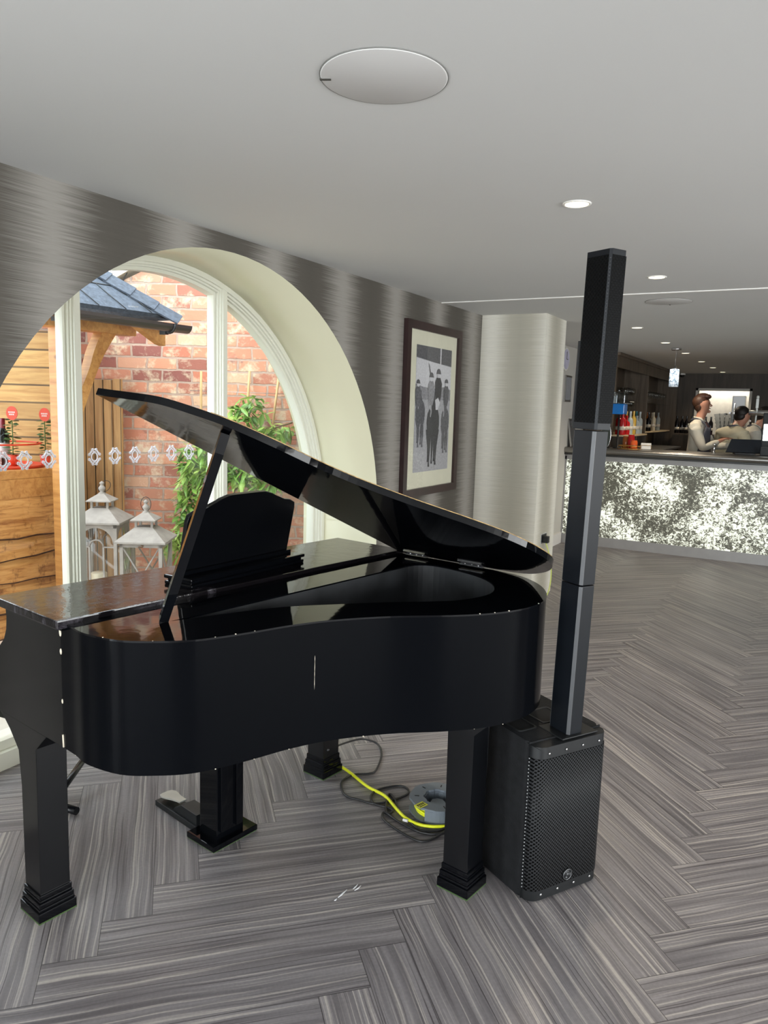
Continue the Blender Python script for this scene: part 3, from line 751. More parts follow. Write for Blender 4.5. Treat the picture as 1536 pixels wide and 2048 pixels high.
def leaf(mb, p, d, L, w, droop=0.3):
    d = d.normalized(); sidev = d.cross(Vector((0, 0, 1)))
    if sidev.length < 0.1: sidev = Vector((1, 0, 0))
    sidev = sidev.normalized(); sidev = (sidev + Vector((random.uniform(-.5, .5), random.uniform(-.5, .5), random.uniform(-.7, .7)))).normalized()
    n = d.cross(sidev).normalized()
    pts = []
    for t, ww in ((0, 0.03), (0.3, 0.9), (0.6, 1.0), (1.0, 0.0)):
        c = p + d * (L * t) - Vector((0, 0, 1)) * droop * L * t * t
        pts.append((c, sidev * (w * ww * 0.5), n * (w * 0.12 * ww)))
    pr = None
    for c, s_, u in pts:
        cur = (mb._v(c - s_ + u), mb._v(c), mb._v(c + s_ + u))
        if pr:
            mb.face([pr[0], pr[1], cur[1], cur[0]]); mb.face([pr[1], pr[2], cur[2], cur[1]])
        pr = cur
def sign_plant(loc, label):
    t = empty('potted_plant', loc, 0, label, 'plant', 'small plants with orange tags on the outdoor bar')
    MB().lathe([(0.0, 0.0), (0.026, 0.0), (0.034, 0.07), (0.030, 0.07), (0.024, 0.01), (0.0, 0.01)], 18).build('pot', red, t)
    MB().tube([(0, 0, 0.03), (0.004, 0.0, 0.17), (0.0, 0.002, 0.31)], 0.0035, 6).build('stem', plain('green_stem', srgb(96, 120, 60), 0.6), t)
    m = MB()
    for i in range(34):
        z = 0.07 + 0.23 * (i / 34) ; a = i * 2.4
        leaf(m, Vector((0.004 * math.cos(a), 0.004 * math.sin(a), z)), Vector((math.cos(a), math.sin(a), 0.25)), random.uniform(0.035, 0.065), 0.026)
    m.build('foliage', plain('dark_green_leaf', srgb(70, 96, 48), 0.5, var=0.3, scale=30), t)['kind'] = 'stuff'
    s = MB(T=TR((0.02, -0.01, 0.335), (0, 0, RZ)))
    s.prism([(0.036 * math.cos(2 * PI * i / 24), 0.044 * math.sin(2 * PI * i / 24)) for i in range(24)], -0.002, 0.002, 'y')
    tg = s.build('oval_tag', red, t)
    w = MB(T=TR((0.02, -0.01, 0.335), (0, 0, RZ)))
    for r_, zz in enumerate((0.006, -0.008)):
        for j in range(5 - r_):
            w.box((-0.021 + j * 0.0088 + r_ * 0.004, -0.0035, zz - 0.0045), (-0.016 + j * 0.0088 + r_ * 0.004, -0.0021, zz + 0.0045))
    w.build('tag_print', M['white'], tg)
sign_plant((-4.44, 3.02, 1.107), 'small leafy plant with orange oval tag beside the wine bottles')
sign_plant((-4.40, 3.225, 1.10), 'small leafy plant with orange oval tag nearest the white mullion')

# ------------------------------------------------------------------ lanterns on a low bench
lb = at(250, 1150, 4.42)
bench = empty('garden_bench', (lb.x, lb.y, -0.03), RZ, 'low grey timber bench under the two lanterns outside', 'bench')
MB().box((-0.33, -0.17, 0.29), (0.40, 0.22, 0.33), bevel=0.004).build('bench_top', M['lantern'], bench)
for xx in (-0.28, 0.32): MB().box((xx, -0.14, 0), (xx + 0.05, 0.18, 0.29)).build('leg', M['lantern'], bench)
lglass = glass('lantern_glass', (0.93, 0.93, 0.91, 1), 1.0, 0.02)
def lantern_roof(mb, w0, w1, z0, z1, lip=0.010):
    v = []
    for w, z in ((w0, z0), (w0, z0 + lip), (w1, z1)):
        v.append([mb._v((sx * w / 2, sy * w / 2, z)) for sx, sy in ((-1, -1), (1, -1), (1, 1), (-1, 1))])
    mb.face(v[0][::-1]); mb.face(v[2])
    for a, b in ((0, 1), (1, 2)):
        for k in range(4): mb.face([v[a][k], v[a][(k + 1) % 4], v[b][(k + 1) % 4], v[b][k]])
def lantern(loc, rz, w, hb, style, label):
    t = empty('lantern', loc, rz, label, 'lantern', None)
    f = MB(); h = w / 2; p = 0.020
    f.box((-h, -h, 0.0), (h, h, 0.022), bevel=0.003)
    for sx in (-1, 1):
        for sy in (-1, 1): f.box((sx * h - (p if sx > 0 else 0), sy * h - (p if sy > 0 else 0), 0.02), (sx * h + (p if sx < 0 else 0), sy * h + (p if sy < 0 else 0), hb))
    for zz in (0.02, hb - 0.025):
        f.box((-h, -h, zz), (h, -h + 0.012, zz + 0.028)); f.box((-h, h - 0.012, zz), (h, h, zz + 0.028)); f.box((-h, -h, zz), (-h + 0.012, h, zz + 0.028)); f.box((h - 0.012, -h, zz), (h, h, zz + 0.028))
    f.build('lantern_frame', M['lantern'], t)
    for k in range(4):
        Tm = Euler((0, 0, k * PI / 2)).to_matrix().to_4x4() @ Matrix.Translation((0, -h + 0.006, 0))
        m = MB(T=Tm)
        if style == 'arch':
            r = h - 0.024; zc = hb - 0.025 - r
            # spandrels above the big arch
            n = 12; top = hb - 0.02
            for sgn in (-1, 1):
                pts = [(sgn * (h - 0.015), top)] + [(sgn * r * math.cos(PI / 2 * i / n), zc + r * math.sin(PI / 2 * i / n)) for i in range(n + 1)] + [(0, top)]
                m.prism(pts, -0.003, 0.003, 'y')
            r2 = 0.042; zc2 = hb - 0.025 - 0.115
            m.tube([(r2 * math.cos(PI * i / 12), 0, zc2 + r2 * math.sin(PI * i / 12)) for i in range(13)], 0.005, 5)
            for sx in (-1, 1): m.box((sx * r2 - 0.005, -0.004, 0.04), (sx * r2 + 0.005, 0.004, zc2))
            m.box((-0.004, -0.003, zc2 + r2), (0.004, 0.003, top))
            for sx in (-1, 1): m.box((min(sx * r2, sx * (h - 0.015)), -0.003, zc2 - 0.004), (max(sx * r2, sx * (h - 0.015)), 0.003, zc2 + 0.004))
        else:
            a, b = h - 0.02, hb - 0.03
            for s_ in (-1, 1): m.tube([(s_ * a, 0, b), (-s_ * a, 0, 0.045)], 0.0048, 5)
        m.build('tracery', M['lantern'], t)
        g_ = MB(T=Tm); g_.face([g_._v((-h + 0.015, 0.004, 0.03)), g_._v((h - 0.015, 0.004, 0.03)), g_._v((h - 0.015, 0.004, hb - 0.02)), g_._v((-h + 0.015, 0.004, hb - 0.02))])
        g_.build('glass_pane', lglass, t)
    r = MB(); lantern_roof(r, w + 0.05, w * 0.42, hb, hb + 0.085)
    zt = hb + 0.085; q = w * 0.19
    for sx in (-1, 1):
        for sy in (-1, 1): r.cbox((sx * q, sy * q, zt + 0.018), (0.013, 0.013, 0.05))
    lantern_roof(r, w * 0.60, w * 0.12, zt + 0.038, zt + 0.085, 0.006)
    r.build('lantern_roof', M['lantern'], t)
    z = zt + 0.085
    MB().lathe([(0.020, z - 0.01), (0.022, z), (0.010, z + 0.008), (0.019, z + 0.022), (0.021, z + 0.032), (0.012, z + 0.043), (0.008, z + 0.05), (0.013, z + 0.056), (0.014, z + 0.064), (0.0, z + 0.074)], 16).build('finial', M['lantern'], t)
    tilt = 0.0 if style != 'arch' else 0.9
    mm = MB(T=TR((0, 0, z + 0.03), (0, tilt, 0)))
    mm.tube([(0.030 * math.cos(2 * PI * i / 24), 0, 0.018 + 0.042 * math.sin(2 * PI * i / 24)) for i in range(24)], 0.0018, 5, closed=True)
    mm.build('handle_ring', M['bracket'], t)
    return t
LZ = 0.30
L1 = at(208, 1160, 4.50); L2 = at(294, 1160, 4.42)
l1 = lantern((L1.x, L1.y, LZ), RZ + 0.03, 0.245, 0.515, 'arch', 'taller grey wooden lantern with arched tracery outside the window')
MB().lathe([(0.0, 0.022), (0.048, 0.022), (0.048, 0.19), (0.044, 0.195), (0.0, 0.192)], 24).build('candle', M['candle'], l1, loc=(-0.03, 0, 0))
l2 = lantern((L2.x, L2.y, LZ), RZ + 0.04, 0.245, 0.42, 'cross', 'shorter grey wooden lantern with crossed bars beside the climbing plant')
MB().lathe([(0.0, 0.022), (0.016, 0.022), (0.016, 0.19), (0.0, 0.19)], 16).build('candle', plain('yellow_candle_wax', srgb(236, 200, 110), 0.5), l2, loc=(-0.075, 0.02, 0))
MB().tube([(-0.012, -0.128, 0.400), (0.012, -0.128, 0.398), (0.016, -0.13, 0.407), (0.004, -0.132, 0.411)], 0.003, 5).build('latch', plain('brass_latch', srgb(150, 110, 80), 0.35, 0.8), l2)

# ------------------------------------------------------------------ climbing plant, canes and wires on the brick wall
cp = at(430, 1150, 5.18)
plant = empty('climbing_plant', (cp.x, cp.y, -0.03), RZ, 'green climbing shrub with glossy pointed leaves trained on the brick wall', 'plant')
def PL(px, py, d=5.18):
    p = at(px, py, d); q = p - Vector((cp.x, cp.y, -0.03)); return Vector((q.dot(RH), q.dot(FH), q.z))
stems = [[PL(430, 1250), PL(418, 1120), PL(400, 1020), PL(408, 930), PL(420, 890)],
         [PL(432, 1250), PL(450, 1080), PL(470, 980), PL(488, 900), PL(500, 820)],
         [PL(470, 980), PL(520, 940), PL(555, 930)], [PL(492, 890), PL(540, 860), PL(585, 845)], [PL(418, 1120), PL(370, 1080), PL(350, 1100)]]
sm = MB()
for s_ in stems: sm.tube(smooth_open(s_, 5), 0.006, 6)
sm.build('stem', plain('brown_stem', srgb(110, 92, 60), 0.7), plant)
random.seed(11)
lm = MB()
blobs = [(400, 915, 40, 34, 230), (392, 975, 36, 42, 210), (378, 1040, 28, 40, 110), (355, 1085, 20, 24, 60), (500, 818, 34, 26, 90), (470, 825, 14, 22, 20), (545, 865, 34, 16, 80), (590, 852, 20, 12, 30), (480, 935, 36, 38, 200), (530, 955, 30, 24, 100), (560, 925, 25, 25, 50), (440, 870, 12, 25, 20), (410, 1090, 30, 50, 110)]
for px, py, rx, ry, nn_ in blobs:
    for i in range(nn_):
        a = random.uniform(0, 2 * PI); rr = math.sqrt(random.random())
        p = PL(px + rx * rr * math.cos(a), py + ry * rr * math.sin(a), 5.18 + random.uniform(-0.16, 0.10))
        if (RH * p.x + FH * p.y + cp).x > -3.08: continue
        d = Vector((random.uniform(-1, 1), random.uniform(-1.0, 0.25), random.uniform(-0.9, 0.7)))
        leaf(lm, p, d, random.uniform(0.065, 0.11), random.uniform(0.024, 0.038), 0.35)
lo = lm.build('foliage', M['leaf'], plant); lo['kind'] = 'stuff'
cane = plain('bamboo_cane', srgb(206, 170, 118), 0.55)
for i, (ax, ay, bx, by, lab) in enumerate(((402, 742, 402, 1000, 'bamboo cane on the brick wall seen through the middle pane'), (499, 742, 480, 1050, 'bamboo cane on the brick wall, left one seen through right-hand pane'), (557, 755, 520, 1060, 'bamboo cane on the brick wall, right one seen through right-hand pane'))):
    a, b = at(ax, ay, 5.3), at(bx, by, 5.3)
    tag(MB().tube([(0, 0, 0)] + [tuple((a - b) * k / 5 + Vector((0.002 * (k % 2), 0, 0))) for k in range(1, 6)], 0.0085, 8).build('bamboo_cane', cane, loc=b), lab, 'cane', 'bamboo canes behind the climbing plant')
for i, (py, lab) in enumerate(((781, 'upper thin training wire stretched across the brick wall'), (872, 'lower thin training wire stretched across the brick wall'))):
    a, b = at(380, py, 5.32), at(600, py + 8, 5.32)
    tag(MB().tube([(0, 0, 0), tuple(b - a)], 0.002, 5).build('training_wire', M['steel'], loc=a), lab, 'wire', 'training wires on the brick wall')
#PART2
# ------------------------------------------------------------------ the black grand piano (local x: away from the keyboard, local y: along the keyboard)
PO = Vector((-1.846, 1.284, 0)); PQ = Vector((0.9863, -0.1650, 0)).normalized(); PP = Vector((0.1650, 0.9863, 0)).normalized()
piano = empty('grand_piano', PO, math.atan2(PQ.y, PQ.x), 'glossy black baby grand piano with its lid propped open in front of the arched window', 'piano')
def pw(q, p, z): return PO + PQ * q + PP * p + Vector((0, 0, z))
ZT, ZB = 0.958, 0.602
curve_pq = [(.012, .15), (.010, .215), (.004, .29), (.030, .395), (.085, .465), (.165, .53), (.29, .574), (.42, .607), (.54, .655), (.68, .745), (.82, .868), (.93, .942), (1.05, .982), (1.165, .980), (1.265, .938), (1.36, .86), (1.425, .76), (1.447, .65)]
crv = smooth_open([(q, p) for p, q in curve_pq], 5)
outline = [(v.x, v.y) for v in crv] + [(.50, 1.450), (.35, 1.450), (.15, 1.450)]
def inset(poly, d):
    n = len(poly); out = []
    for i in range(n):
        a, b, c = Vector(poly[i - 1]), Vector(poly[i]), Vector(poly[(i + 1) % n])
        e1 = (b - a).normalized(); e2 = (c - b).normalized()
        n1 = Vector((-e1.y, e1.x)); n2 = Vector((-e2.y, e2.x)); m = (n1 + n2)
        m = m.normalized() if m.length > 1e-6 else n1
        k = d / max(0.35, m.dot(n1)); out.append((b.x + m.x * k, b.y + m.y * k))
    return out
area2 = sum(outline[i - 1][0] * outline[i][1] - outline[i][0] * outline[i - 1][1] for i in range(len(outline)))
sgn = 1 if area2 > 0 else -1
inner = inset(outline, 0.022 * sgn)
mb = MB(); mb.ring(outline, inner, ZB, ZT - 0.005)
mb.build('rim', M['rim'], piano, smooth=True)
mb = MB(); mb.prism(inner, ZB + 0.012, ZB + 0.03); mb.build('bottom_board', M['inner'], piano)
# flange with the long teardrop opening
hole_pq = [(.215, .352), (.50, .354), (.80, .356), (1.10, .358), (1.28, .360), (1.345, .40), (1.352, .50), (1.315, .65), (1.235, .755), (1.12, .812), (.985, .79), (.89, .725), (.81, .655), (.66, .545), (.526, .457), (.36, .395)]
hole = []
for i, (p, q) in enumerate(hole_pq): hole.append(Vector((q, p)))
hs = []
m_ = len(hole)
for i in range(m_):
    if i < 4: hs += [hole[i], hole[i].lerp(hole[i + 1], 0.5)]
    else:
        p0, p1, p2, p3 = hole[i - 1], hole[i], hole[(i + 1) % m_], hole[(i + 2) % m_]
        if i == m_ - 1: hs += [p1, p1.lerp(p2, 0.5)]; continue
        for k in range(4):
            t = k / 4; hs.append(0.5 * ((2 * p1) + (p2 - p0) * t + (2 * p0 - 5 * p1 + 4 * p2 - p3) * t * t + (3 * p1 - p0 - 3 * p2 + p3) * t ** 3))
flo = inset(outline, -0.0015 * sgn)
def plate_with_hole(outer, hole, z0, z1):
    bm = bmesh.new()
    vo = [bm.verts.new((x, y, z1)) for x, y in outer]; vh = [bm.verts.new((v[0], v[1], z1)) for v in hole]
    es = [bm.edges.new((L[i], L[(i + 1) % len(L)])) for L in (vo, vh) for i in range(len(L))]
    bmesh.ops.triangle_fill(bm, use_beauty=True, use_dissolve=False, edges=es)
    top = list(bm.faces)
    # drop triangles that fall inside the opening
    def inside(p, poly):
        c = False
        for i in range(len(poly)):
            a, b = poly[i - 1], poly[i]
            if (a[1] > p.y) != (b[1] > p.y) and p.x < (b[0] - a[0]) * (p.y - a[1]) / (b[1] - a[1]) + a[0]: c = not c
        return c
    bad = [f for f in top if inside(f.calc_center_median(), hole)]
    if bad: bmesh.ops.delete(bm, geom=bad, context='FACES_ONLY')
    for f in bm.faces:
        f.normal_update()
        if f.normal.z < 0: f.normal_flip()
    r = bmesh.ops.extrude_face_region(bm, geom=list(bm.faces))
    bmesh.ops.translate(bm, verts=[v for v in r['geom'] if isinstance(v, bmesh.types.BMVert)], vec=(0, 0, z1 - z0))
    bmesh.ops.translate(bm, verts=bm.verts, vec=(0, 0, z0 - z1))
    bmesh.ops.recalc_face_normals(bm, faces=bm.faces)
    m = MB(); m.bm.free(); m.bm = bm; return m
plate_with_hole(flo, [(v.x, v.y) for v in hs], ZT - 0.005, ZT).build('top_flange', M['gloss'], piano)
# inner case wall under the opening and the soundboard
wall_i = [(v.x, v.y) for v in hs]; wo_ = inset(wall_i, -0.012 * (1 if sum(wall_i[i - 1][0] * wall_i[i][1] - wall_i[i][0] * wall_i[i - 1][1] for i in range(len(wall_i))) > 0 else -1))
MB().ring(wo_, inset(wo_, 0.006 * (1 if sum(wo_[i - 1][0] * wo_[i][1] - wo_[i][0] * wo_[i - 1][1] for i in range(len(wo_))) > 0 else -1)), 0.70, ZT - 0.005).build('inner_case', plain('dusty_black_case', (0.030, 0.032, 0.035, 1), 0.5, var=0.5, scale=6), piano)
MB().prism(inset(outline, 0.024 * sgn), 0.69, 0.70).build('soundboard', M['inner'], piano)
# keyboard end: end cheeks with scroll, body, key slip, lid slab
cheek = [(-.168, .944), (-.163, .905), (-.168, .868), (-.185, .835), (-.215, .808), (-.255, .790), (-.295, .775), (-.315, .74), (-.315, .66), (-.30, .602), (.15, .602), (.15, .944)]
for y0, y1 in ((.012, .040), (1.422, 1.450)):
    MB().prism(cheek, y0, y1, 'y').build('end_cheek', M['satin'], piano)
MB().box((-.15, .040, .625), (.15, 1.422, .944)).box((-.30, .040, .60), (-.15, 1.422, .70)).build('key_case', M['satin'], piano)
kb = MB().box((-.285, .06, .70), (-.155, 1.40, .722)); kb.build('key_bed', M['white'], piano)
MB().prism([(-.158, .944), (-.150, .944), (-.150, .73), (-.162, .73)], .042, 1.42, 'y').build('fallboard', M['gloss'], piano)
MB().box((-.178, -.018, .948), (.190, 1.462, .972), bevel=0.004).build('lid_slab', M['slab'], piano)
MB().box((-.165, .0, .940), (.180, 1.452, .949)).build('lid_slab_moulding', M['satin'], piano)
# legs with bracketed tops and stepped feet
def leg(pc, qc, wide):
    xa, xb = qc - .107, qc - .015
    L = [(xa - .125, ZB), (xa - .063, .56), (xa - .009, .51), (xa, .40), (xa, .06), (xb, .06), (xb, .542), (xb + .07, ZB)] if wide else \
        [(xa - .06, ZB), (xa, .548), (xa, .06), (xb, .06), (xb, .548), (xb + .06, ZB)]
    lg = MB().prism(L, pc + .012, pc + .104, 'y', bevel=0.0025).build('leg', M['satin'], piano)
    f = MB(); xm, ym = qc - .061, pc + .058
    for h0, h1, w in ((.004, .034, .118), (.033, .044, .110), (.044, .060, .108), (.059, .068, .101), (.068, .084, .100)):
        f.cbox((xm, ym, (h0 + h1) / 2), (w, w, h1 - h0), bevel=0.004)
    f.build('foot_moulding', M['gloss'], lg)
    MB().cbox((xm, ym, .002), (.1175, .1175, .004)).build('felt_pad', M['felt'], lg)
leg(0.0, 0.0, True); leg(.937, .893, False); leg(1.192, .020, True)
# pedal post
ly = MB().box((-.030, .60, .02), (.065, .72, ZB), bevel=0.003)
ly.box((.066, .612, .05), (.076, .640, ZB - .02), bevel=0.002).box((.066, .680, .05), (.076, .708, ZB - .02), bevel=0.002)
lyo = ly.build('pedal_post', M['gloss'], piano)
MB().box((-.060, .565, .003), (.092, .765, .023), bevel=0.003).build('post_base', M['gloss'], lyo)
MB().box((-.058, .567, 0.0), (.090, .763, .004)).build('felt_pad', M['felt'], lyo)
# the raised lid, hinged along the spine
lid_out = [(.186, -.018)] + [(v.x, v.y) for v in smooth_open([(q, p) for p, q in [(-.006, .235), (.004, .29), (.030, .40), (.09, .472), (.165, .53), (.29, .576), (.42, .610), (.54, .658), (.68, .752), (.82, .872), (.93, .947), (1.05, .985), (1.165, .985), (1.265, .943), (1.36, .865), (1.43, .765), (1.455, .62)]], 5)] + [(.186, 1.455)]
TH = math.radians(24.1); PH = 1.437; ZH = 0.966
lidT = Matrix.Translation((0, PH, ZH)) @ Matrix.Rotation(-TH, 4, 'X') @ Matrix.Translation((0, -PH, 0))
# rotation about the spine lifts the near (small y) side
test = lidT @ Vector((0.2, 0.0, 0))
if test.z < ZH: lidT = Matrix.Translation((0, PH, ZH)) @ Matrix.Rotation(TH, 4, 'X') @ Matrix.Translation((0, -PH, 0))
lid = MB(T=lidT).prism(lid_out, 0.0, 0.020, bevel=0.003).build('lid', M['gloss'], piano)
# worn wooden edge where paint has rubbed off on the far rim of the lid
def edge_strip(mb, pts, z, r): mb.tube([(x, y, z) for x, y in pts], r, 5)
we = MB(T=lidT)
edge_strip(we, [(x, y) for x, y in lid_out[18:62]], .0205, .0013)
weo = we.build('worn_edge', plain('rubbed_bare_wood_edge', srgb(170, 140, 92), 0.6, var=0.5, scale=60), lid); weo['label'] = 'tan worn edge of the lid'
for y0 in (.24, .50):
    h = MB()
    h.box((y0, PH - .030, ZH + .000), (y0 + .105, PH - .004, ZH + .004))
    h.tube([(y0, PH - .003, ZH + .003), (y0 + .10, PH - .003, ZH + .003)], 0.0045, 8)
    for k in range(3): h.ball((y0 + .02 + .03 * k, PH - .018, ZH + .005), 0.003, 8)
    h.build('hinge', M['chrome'], piano)
    h = MB(T=lidT); h.box((y0, PH - .045, -0.004), (y0 + .105, PH - .006, 0.0)); h.build('hinge_leaf', M['chrome'], piano)
# prop stick
foot = Vector((.336, .205, ZT)); top = lidT @ Vector((.470, .200, -0.001))
pr = MB(); d = (top - foot); up = d.normalized(); sx = Vector((0.55, 0.83, 0)); sx = (sx - up * sx.dot(up)).normalized(); sy = up.cross(sx)
def bar(mb, a, b, w, t):
    c = []
    for P in (a, b): c.append([mb._v(P + sx * (w / 2 * i) + sy * (t / 2 * j)) for i, j in ((-1, -1), (1, -1), (1, 1), (-1, 1))])
    mb.face(c[0][::-1]); mb.face(c[1])
    for k in range(4): mb.face([c[0][k], c[0][(k + 1) % 4], c[1][(k + 1) % 4], c[1][k]])
bar(pr, foot + up * 0.002, foot + d * 0.90, .024, .036)
prop = pr.build('lid_prop', M['gloss'], piano)
pr = MB(); bar(pr, foot + d * 0.885, top, .024, .028); pr.build('prop_tip', M['satin'], prop)
# music desk
DT = Matrix.Translation((.045, .70, .972)) @ Matrix.Rotation(math.radians(6.0), 4, 'Z')
dk = MB(T=DT @ Matrix.Translation((.0, 0, .035)) @ Matrix.Rotation(math.radians(12), 4, 'Y'))
half = .258
prof = [(-half, 0), (-half, .175), (-half + .005, .195), (-half + .03, .207), (-half + .065, .212), (-half + .10, .222), (-half + .135, .240), (-half + .17, .249), (-half + .20, .250)]
dk.prism(prof + [(-y, z) for y, z in prof[::-1]], -.008, .008, 'x', bevel=0.003)
desk = dk.build('music_desk', M['satin'], piano)
lg_ = MB(T=DT); 
lg_.box((-.045, -.275, 0.0), (.078, .275, .012), bevel=0.005).box((-.035, -.27, .010), (.070, .27, .022), bevel=0.004).box((-.045, -.278, .020), (.080, .278, .032), bevel=0.005)
lg_.box((.012, -.262, .030), (.026, .262, .044), bevel=0.004)
lg_.build('desk_ledge', M['gloss'], desk)
# chips along the edges and the white touch-up dots on the seam
random.seed(5)
ch = MB()
for z, s_ in ((.925, .009), (.875, .009), (.735, .007)):
    ch.ball((.151, .0115, z), s_, 8, (.55, .25, 1.0))
ch.tube([(.150, .0105, .945), (.150, .0105, .925)], 0.0022, 5); ch.tube([(.151, .0105, .64), (.153, .0105, .605)], 0.003, 5)
n_o = len(outline)
for k in range(26):
    i = random.randrange(4, 88)
    x, y = outline[i % n_o]; z = random.choice((ZT, ZB, ZT)) 
    if z == ZT and i < 50 and random.random() < 0.6: continue
    ch.ball((x, y, z), random.uniform(.0010, .0024), 6, (1.3, 1.3, .8))
ch.tube([(x * 1.0002, y, .86 - .009 * k) for k, (x, y) in enumerate([outline[38]] * 12)], [.0002, .0007, .0003, .0006, .0008, .0004, .0007, .0003, .0006, .0007, .0003, .0001], 4)
chips = ch.build('paint_chips', M['chip'], piano); chips['kind'] = 'stuff'; chips['label'] = 'pale chips where the black paint has come off'

# ------------------------------------------------------------------ sustain pedal, folding stool, cables, reel
sp0, sp1 = onz(330, 1613, 0), onz(402, 1662, 0)
dirp = (sp1 - sp0); L_ = dirp.length
sp = empty('sustain_pedal', (sp0 + sp1) / 2 + Vector((-0.015, 0.02, 0)), math.atan2(dirp.y, dirp.x), 'black sustain pedal with silver foot plate on the floor behind the piano post', 'pedal')
MB().box((-.135, -.038, 0), (.135, .038, .022), bevel=0.004).build('pedal_base', M['blackplastic'], sp)
MB().prism([(-.02, .022), (.13, .022), (.13, .062), (.03, .062), (-.015, .036)], -.030, .030, 'y', bevel=0.003).build('pedal_housing', M['blackplastic'], sp)
fpz = MB(); pts = [(-.125, -.012), (-.120, -.026), (-.10, -.032), (-.075, -.028), (-.05, -.018), (.0, -.015), (.0, .015), (-.05, .018), (-.075, .028), (-.10, .032), (-.120, .026), (-.125, .012)]
fpz.T = TR((0, 0, .052), (0, math.radians(-6), 0)); fpz.prism(pts, 0, .006, bevel=0.002); fpz.build('foot_plate', plain('satin_silver_pedal', srgb(205, 206, 200), 0.35, 0.5), sp)

st = empty('folding_stool', (-2.42, 1.72, 0), math.radians(4), 'black tubular folding stool tucked behind the near keyboard leg', 'stool')
MB().box((-.14, -.16, .41), (.14, .16, .455), bevel=0.012).build('seat', M['blackplastic'], st)
MB().tube([(-.09, 0, .41), (.03, .0, .03)], .011, 8).build('leg', M['satin'], st)
MB().tube([(-.09, 0, .016), (.16, .01, .016)], .015, 14).build('foot_tube', M['satin'], st)
a_ = onz(97, 1618, 0.02); b_ = onx(176, 1507, a_.x - 0.10)
wm = st.location
MB().tube([tuple(Matrix.Rotation(-math.radians(4), 3, 'Z') @ (a_ - wm)), tuple(Matrix.Rotation(-math.radians(4), 3, 'Z') @ (b_ - wm))], .013, 8).build('cross_brace', M['satin'], st)

def px_path(L, z=0.006):
    return [onz(x, y, (t[0] if t else z)) for x, y, *t in L]
# yellow lead from the reel past the back leg, and up to the socket on the pier
yl = smooth_open(px_path([(675, 1528), (700, 1545), (735, 1573), (770, 1592), (795, 1620), (812, 1636), (835, 1648), (865, 1653), (905, 1652)], 0.010), 6)
tag(MB().tube(yl, .0062, 8).build('extension_lead', M['yellow']), 'bright yellow cable running over the floor from behind the back leg to the reel', 'cable')
bl = smooth_open(px_path([(655, 1500, .12), (690, 1486, .06), (725, 1478, .03), (755, 1488, .01), (763, 1510), (752, 1540), (738, 1547), (705, 1550), (683, 1565), (690, 1590), (720, 1600), (748, 1607), (780, 1602), (815, 1588), (812, 1575), (790, 1572), (755, 1580), (742, 1592), (748, 1607), (775, 1615), (786, 1622), (775, 1627), (772, 1610), (778, 1588), (790, 1600), (797, 1620), (815, 1638), (832, 1655), (850, 1662), (880, 1660), (905, 1648)]), 6)
tag(MB().tube(bl, .0046, 7).build('power_cable', M['rubber']), 'thin black cable looping from the back leg to the grey reel', 'cable')
bl2 = smooth_open(px_path([(905, 1652), (870, 1675), (845, 1683), (815, 1672), (780, 1650), (765, 1635), (770, 1625), (800, 1645), (840, 1664), (880, 1668), (905, 1655)]), 6)
tag(MB().tube(bl2, .0046, 7).build('power_cable', M['rubber']), 'thin black cable lying in a long double bend in front of the reel', 'cable')
rc = onz(876, 1594, 0.058); rc.z = 0
reel = empty('cable_reel', (rc.x, rc.y, 0), RZ + 0.25, 'grey round cable reel with yellow cable wound inside, beside the tail leg', 'cable reel')
reel.scale = (.84, .84, .84)
body = MB(); n = 16; RO, RI = .128, .062
def scal(r, dr, n=64): return [((r + dr * (1 if (k // 4) % 2 else 0)) * math.cos(2 * PI * k / n), (r + dr * (1 if (k // 4) % 2 else 0)) * math.sin(2 * PI * k / n)) for k in range(n)]
A, B = scal(RO, 0.004), scal(RI, 0.005)
body.ring(A, B, .062, .072); body.ring(A, B, .004, .012)
body.ring(B, [(x * .93, y * .93) for x, y in B], .012, .062)
body.prism([(x * .5, y * .5) for x, y in B], .030, .045)
for k in range(8):
    a = 2 * PI * k / 8
    if k in (3, 4): continue
    body.lathe([(RO - .004, .012), (RO + .002, .012), (RO + .002, .062), (RO - .004, .062)], 6, None, a, a + 2 * PI / 8, False)
body.build('reel_drum', M['greyplastic'], reel)
cy = MB()
for i in range(4):
    r_ = .098 + .006 * (i % 2); cy.tube([(r_ * math.cos(2 * PI * k / 40), r_ * math.sin(2 * PI * k / 40), .018 + i * .0125) for k in range(40)], .0064, 6, closed=True)
cy.build('wound_cable', M['yellow'], reel)
lb_ = MB(T=TR((-.100, -.060, .073), (0, 0, .5))); lb_.box((-.026, -.018, 0), (.026, .018, .0015)); lo_ = lb_.build('reel_label', plain('yellow_label', srgb(214, 216, 70), 0.5), reel)
lt = MB(T=TR((-.100, -.060, .0746), (0, 0, .5)))
for k in range(4): lt.box((-.020 + .011 * k, -.002, 0), (-.013 + .011 * k, .010, .0006))
lt.box((-.018, -.012, 0), (.018, -.008, .0006)); lt.build('label_print', M['rubber'], lo_)
for k in range(7):
    a = 2 * PI * k / 7 + .2
    MB(T=TR((.098 * math.cos(a), .098 * math.sin(a), .0725), (0, 0, a))).box((-.010, -.0022, 0), (.010, .0022, .001)).build('vent_slot', M['blackplastic'], reel)
tag(MB().tube([(0, 0, 0), (.020, .002, .001)], .006, 8).build('cable_tag', M['white'], loc=onz(806, 1640, .009)), 'small white tag clipped to the yellow cable beside the reel', 'tag')

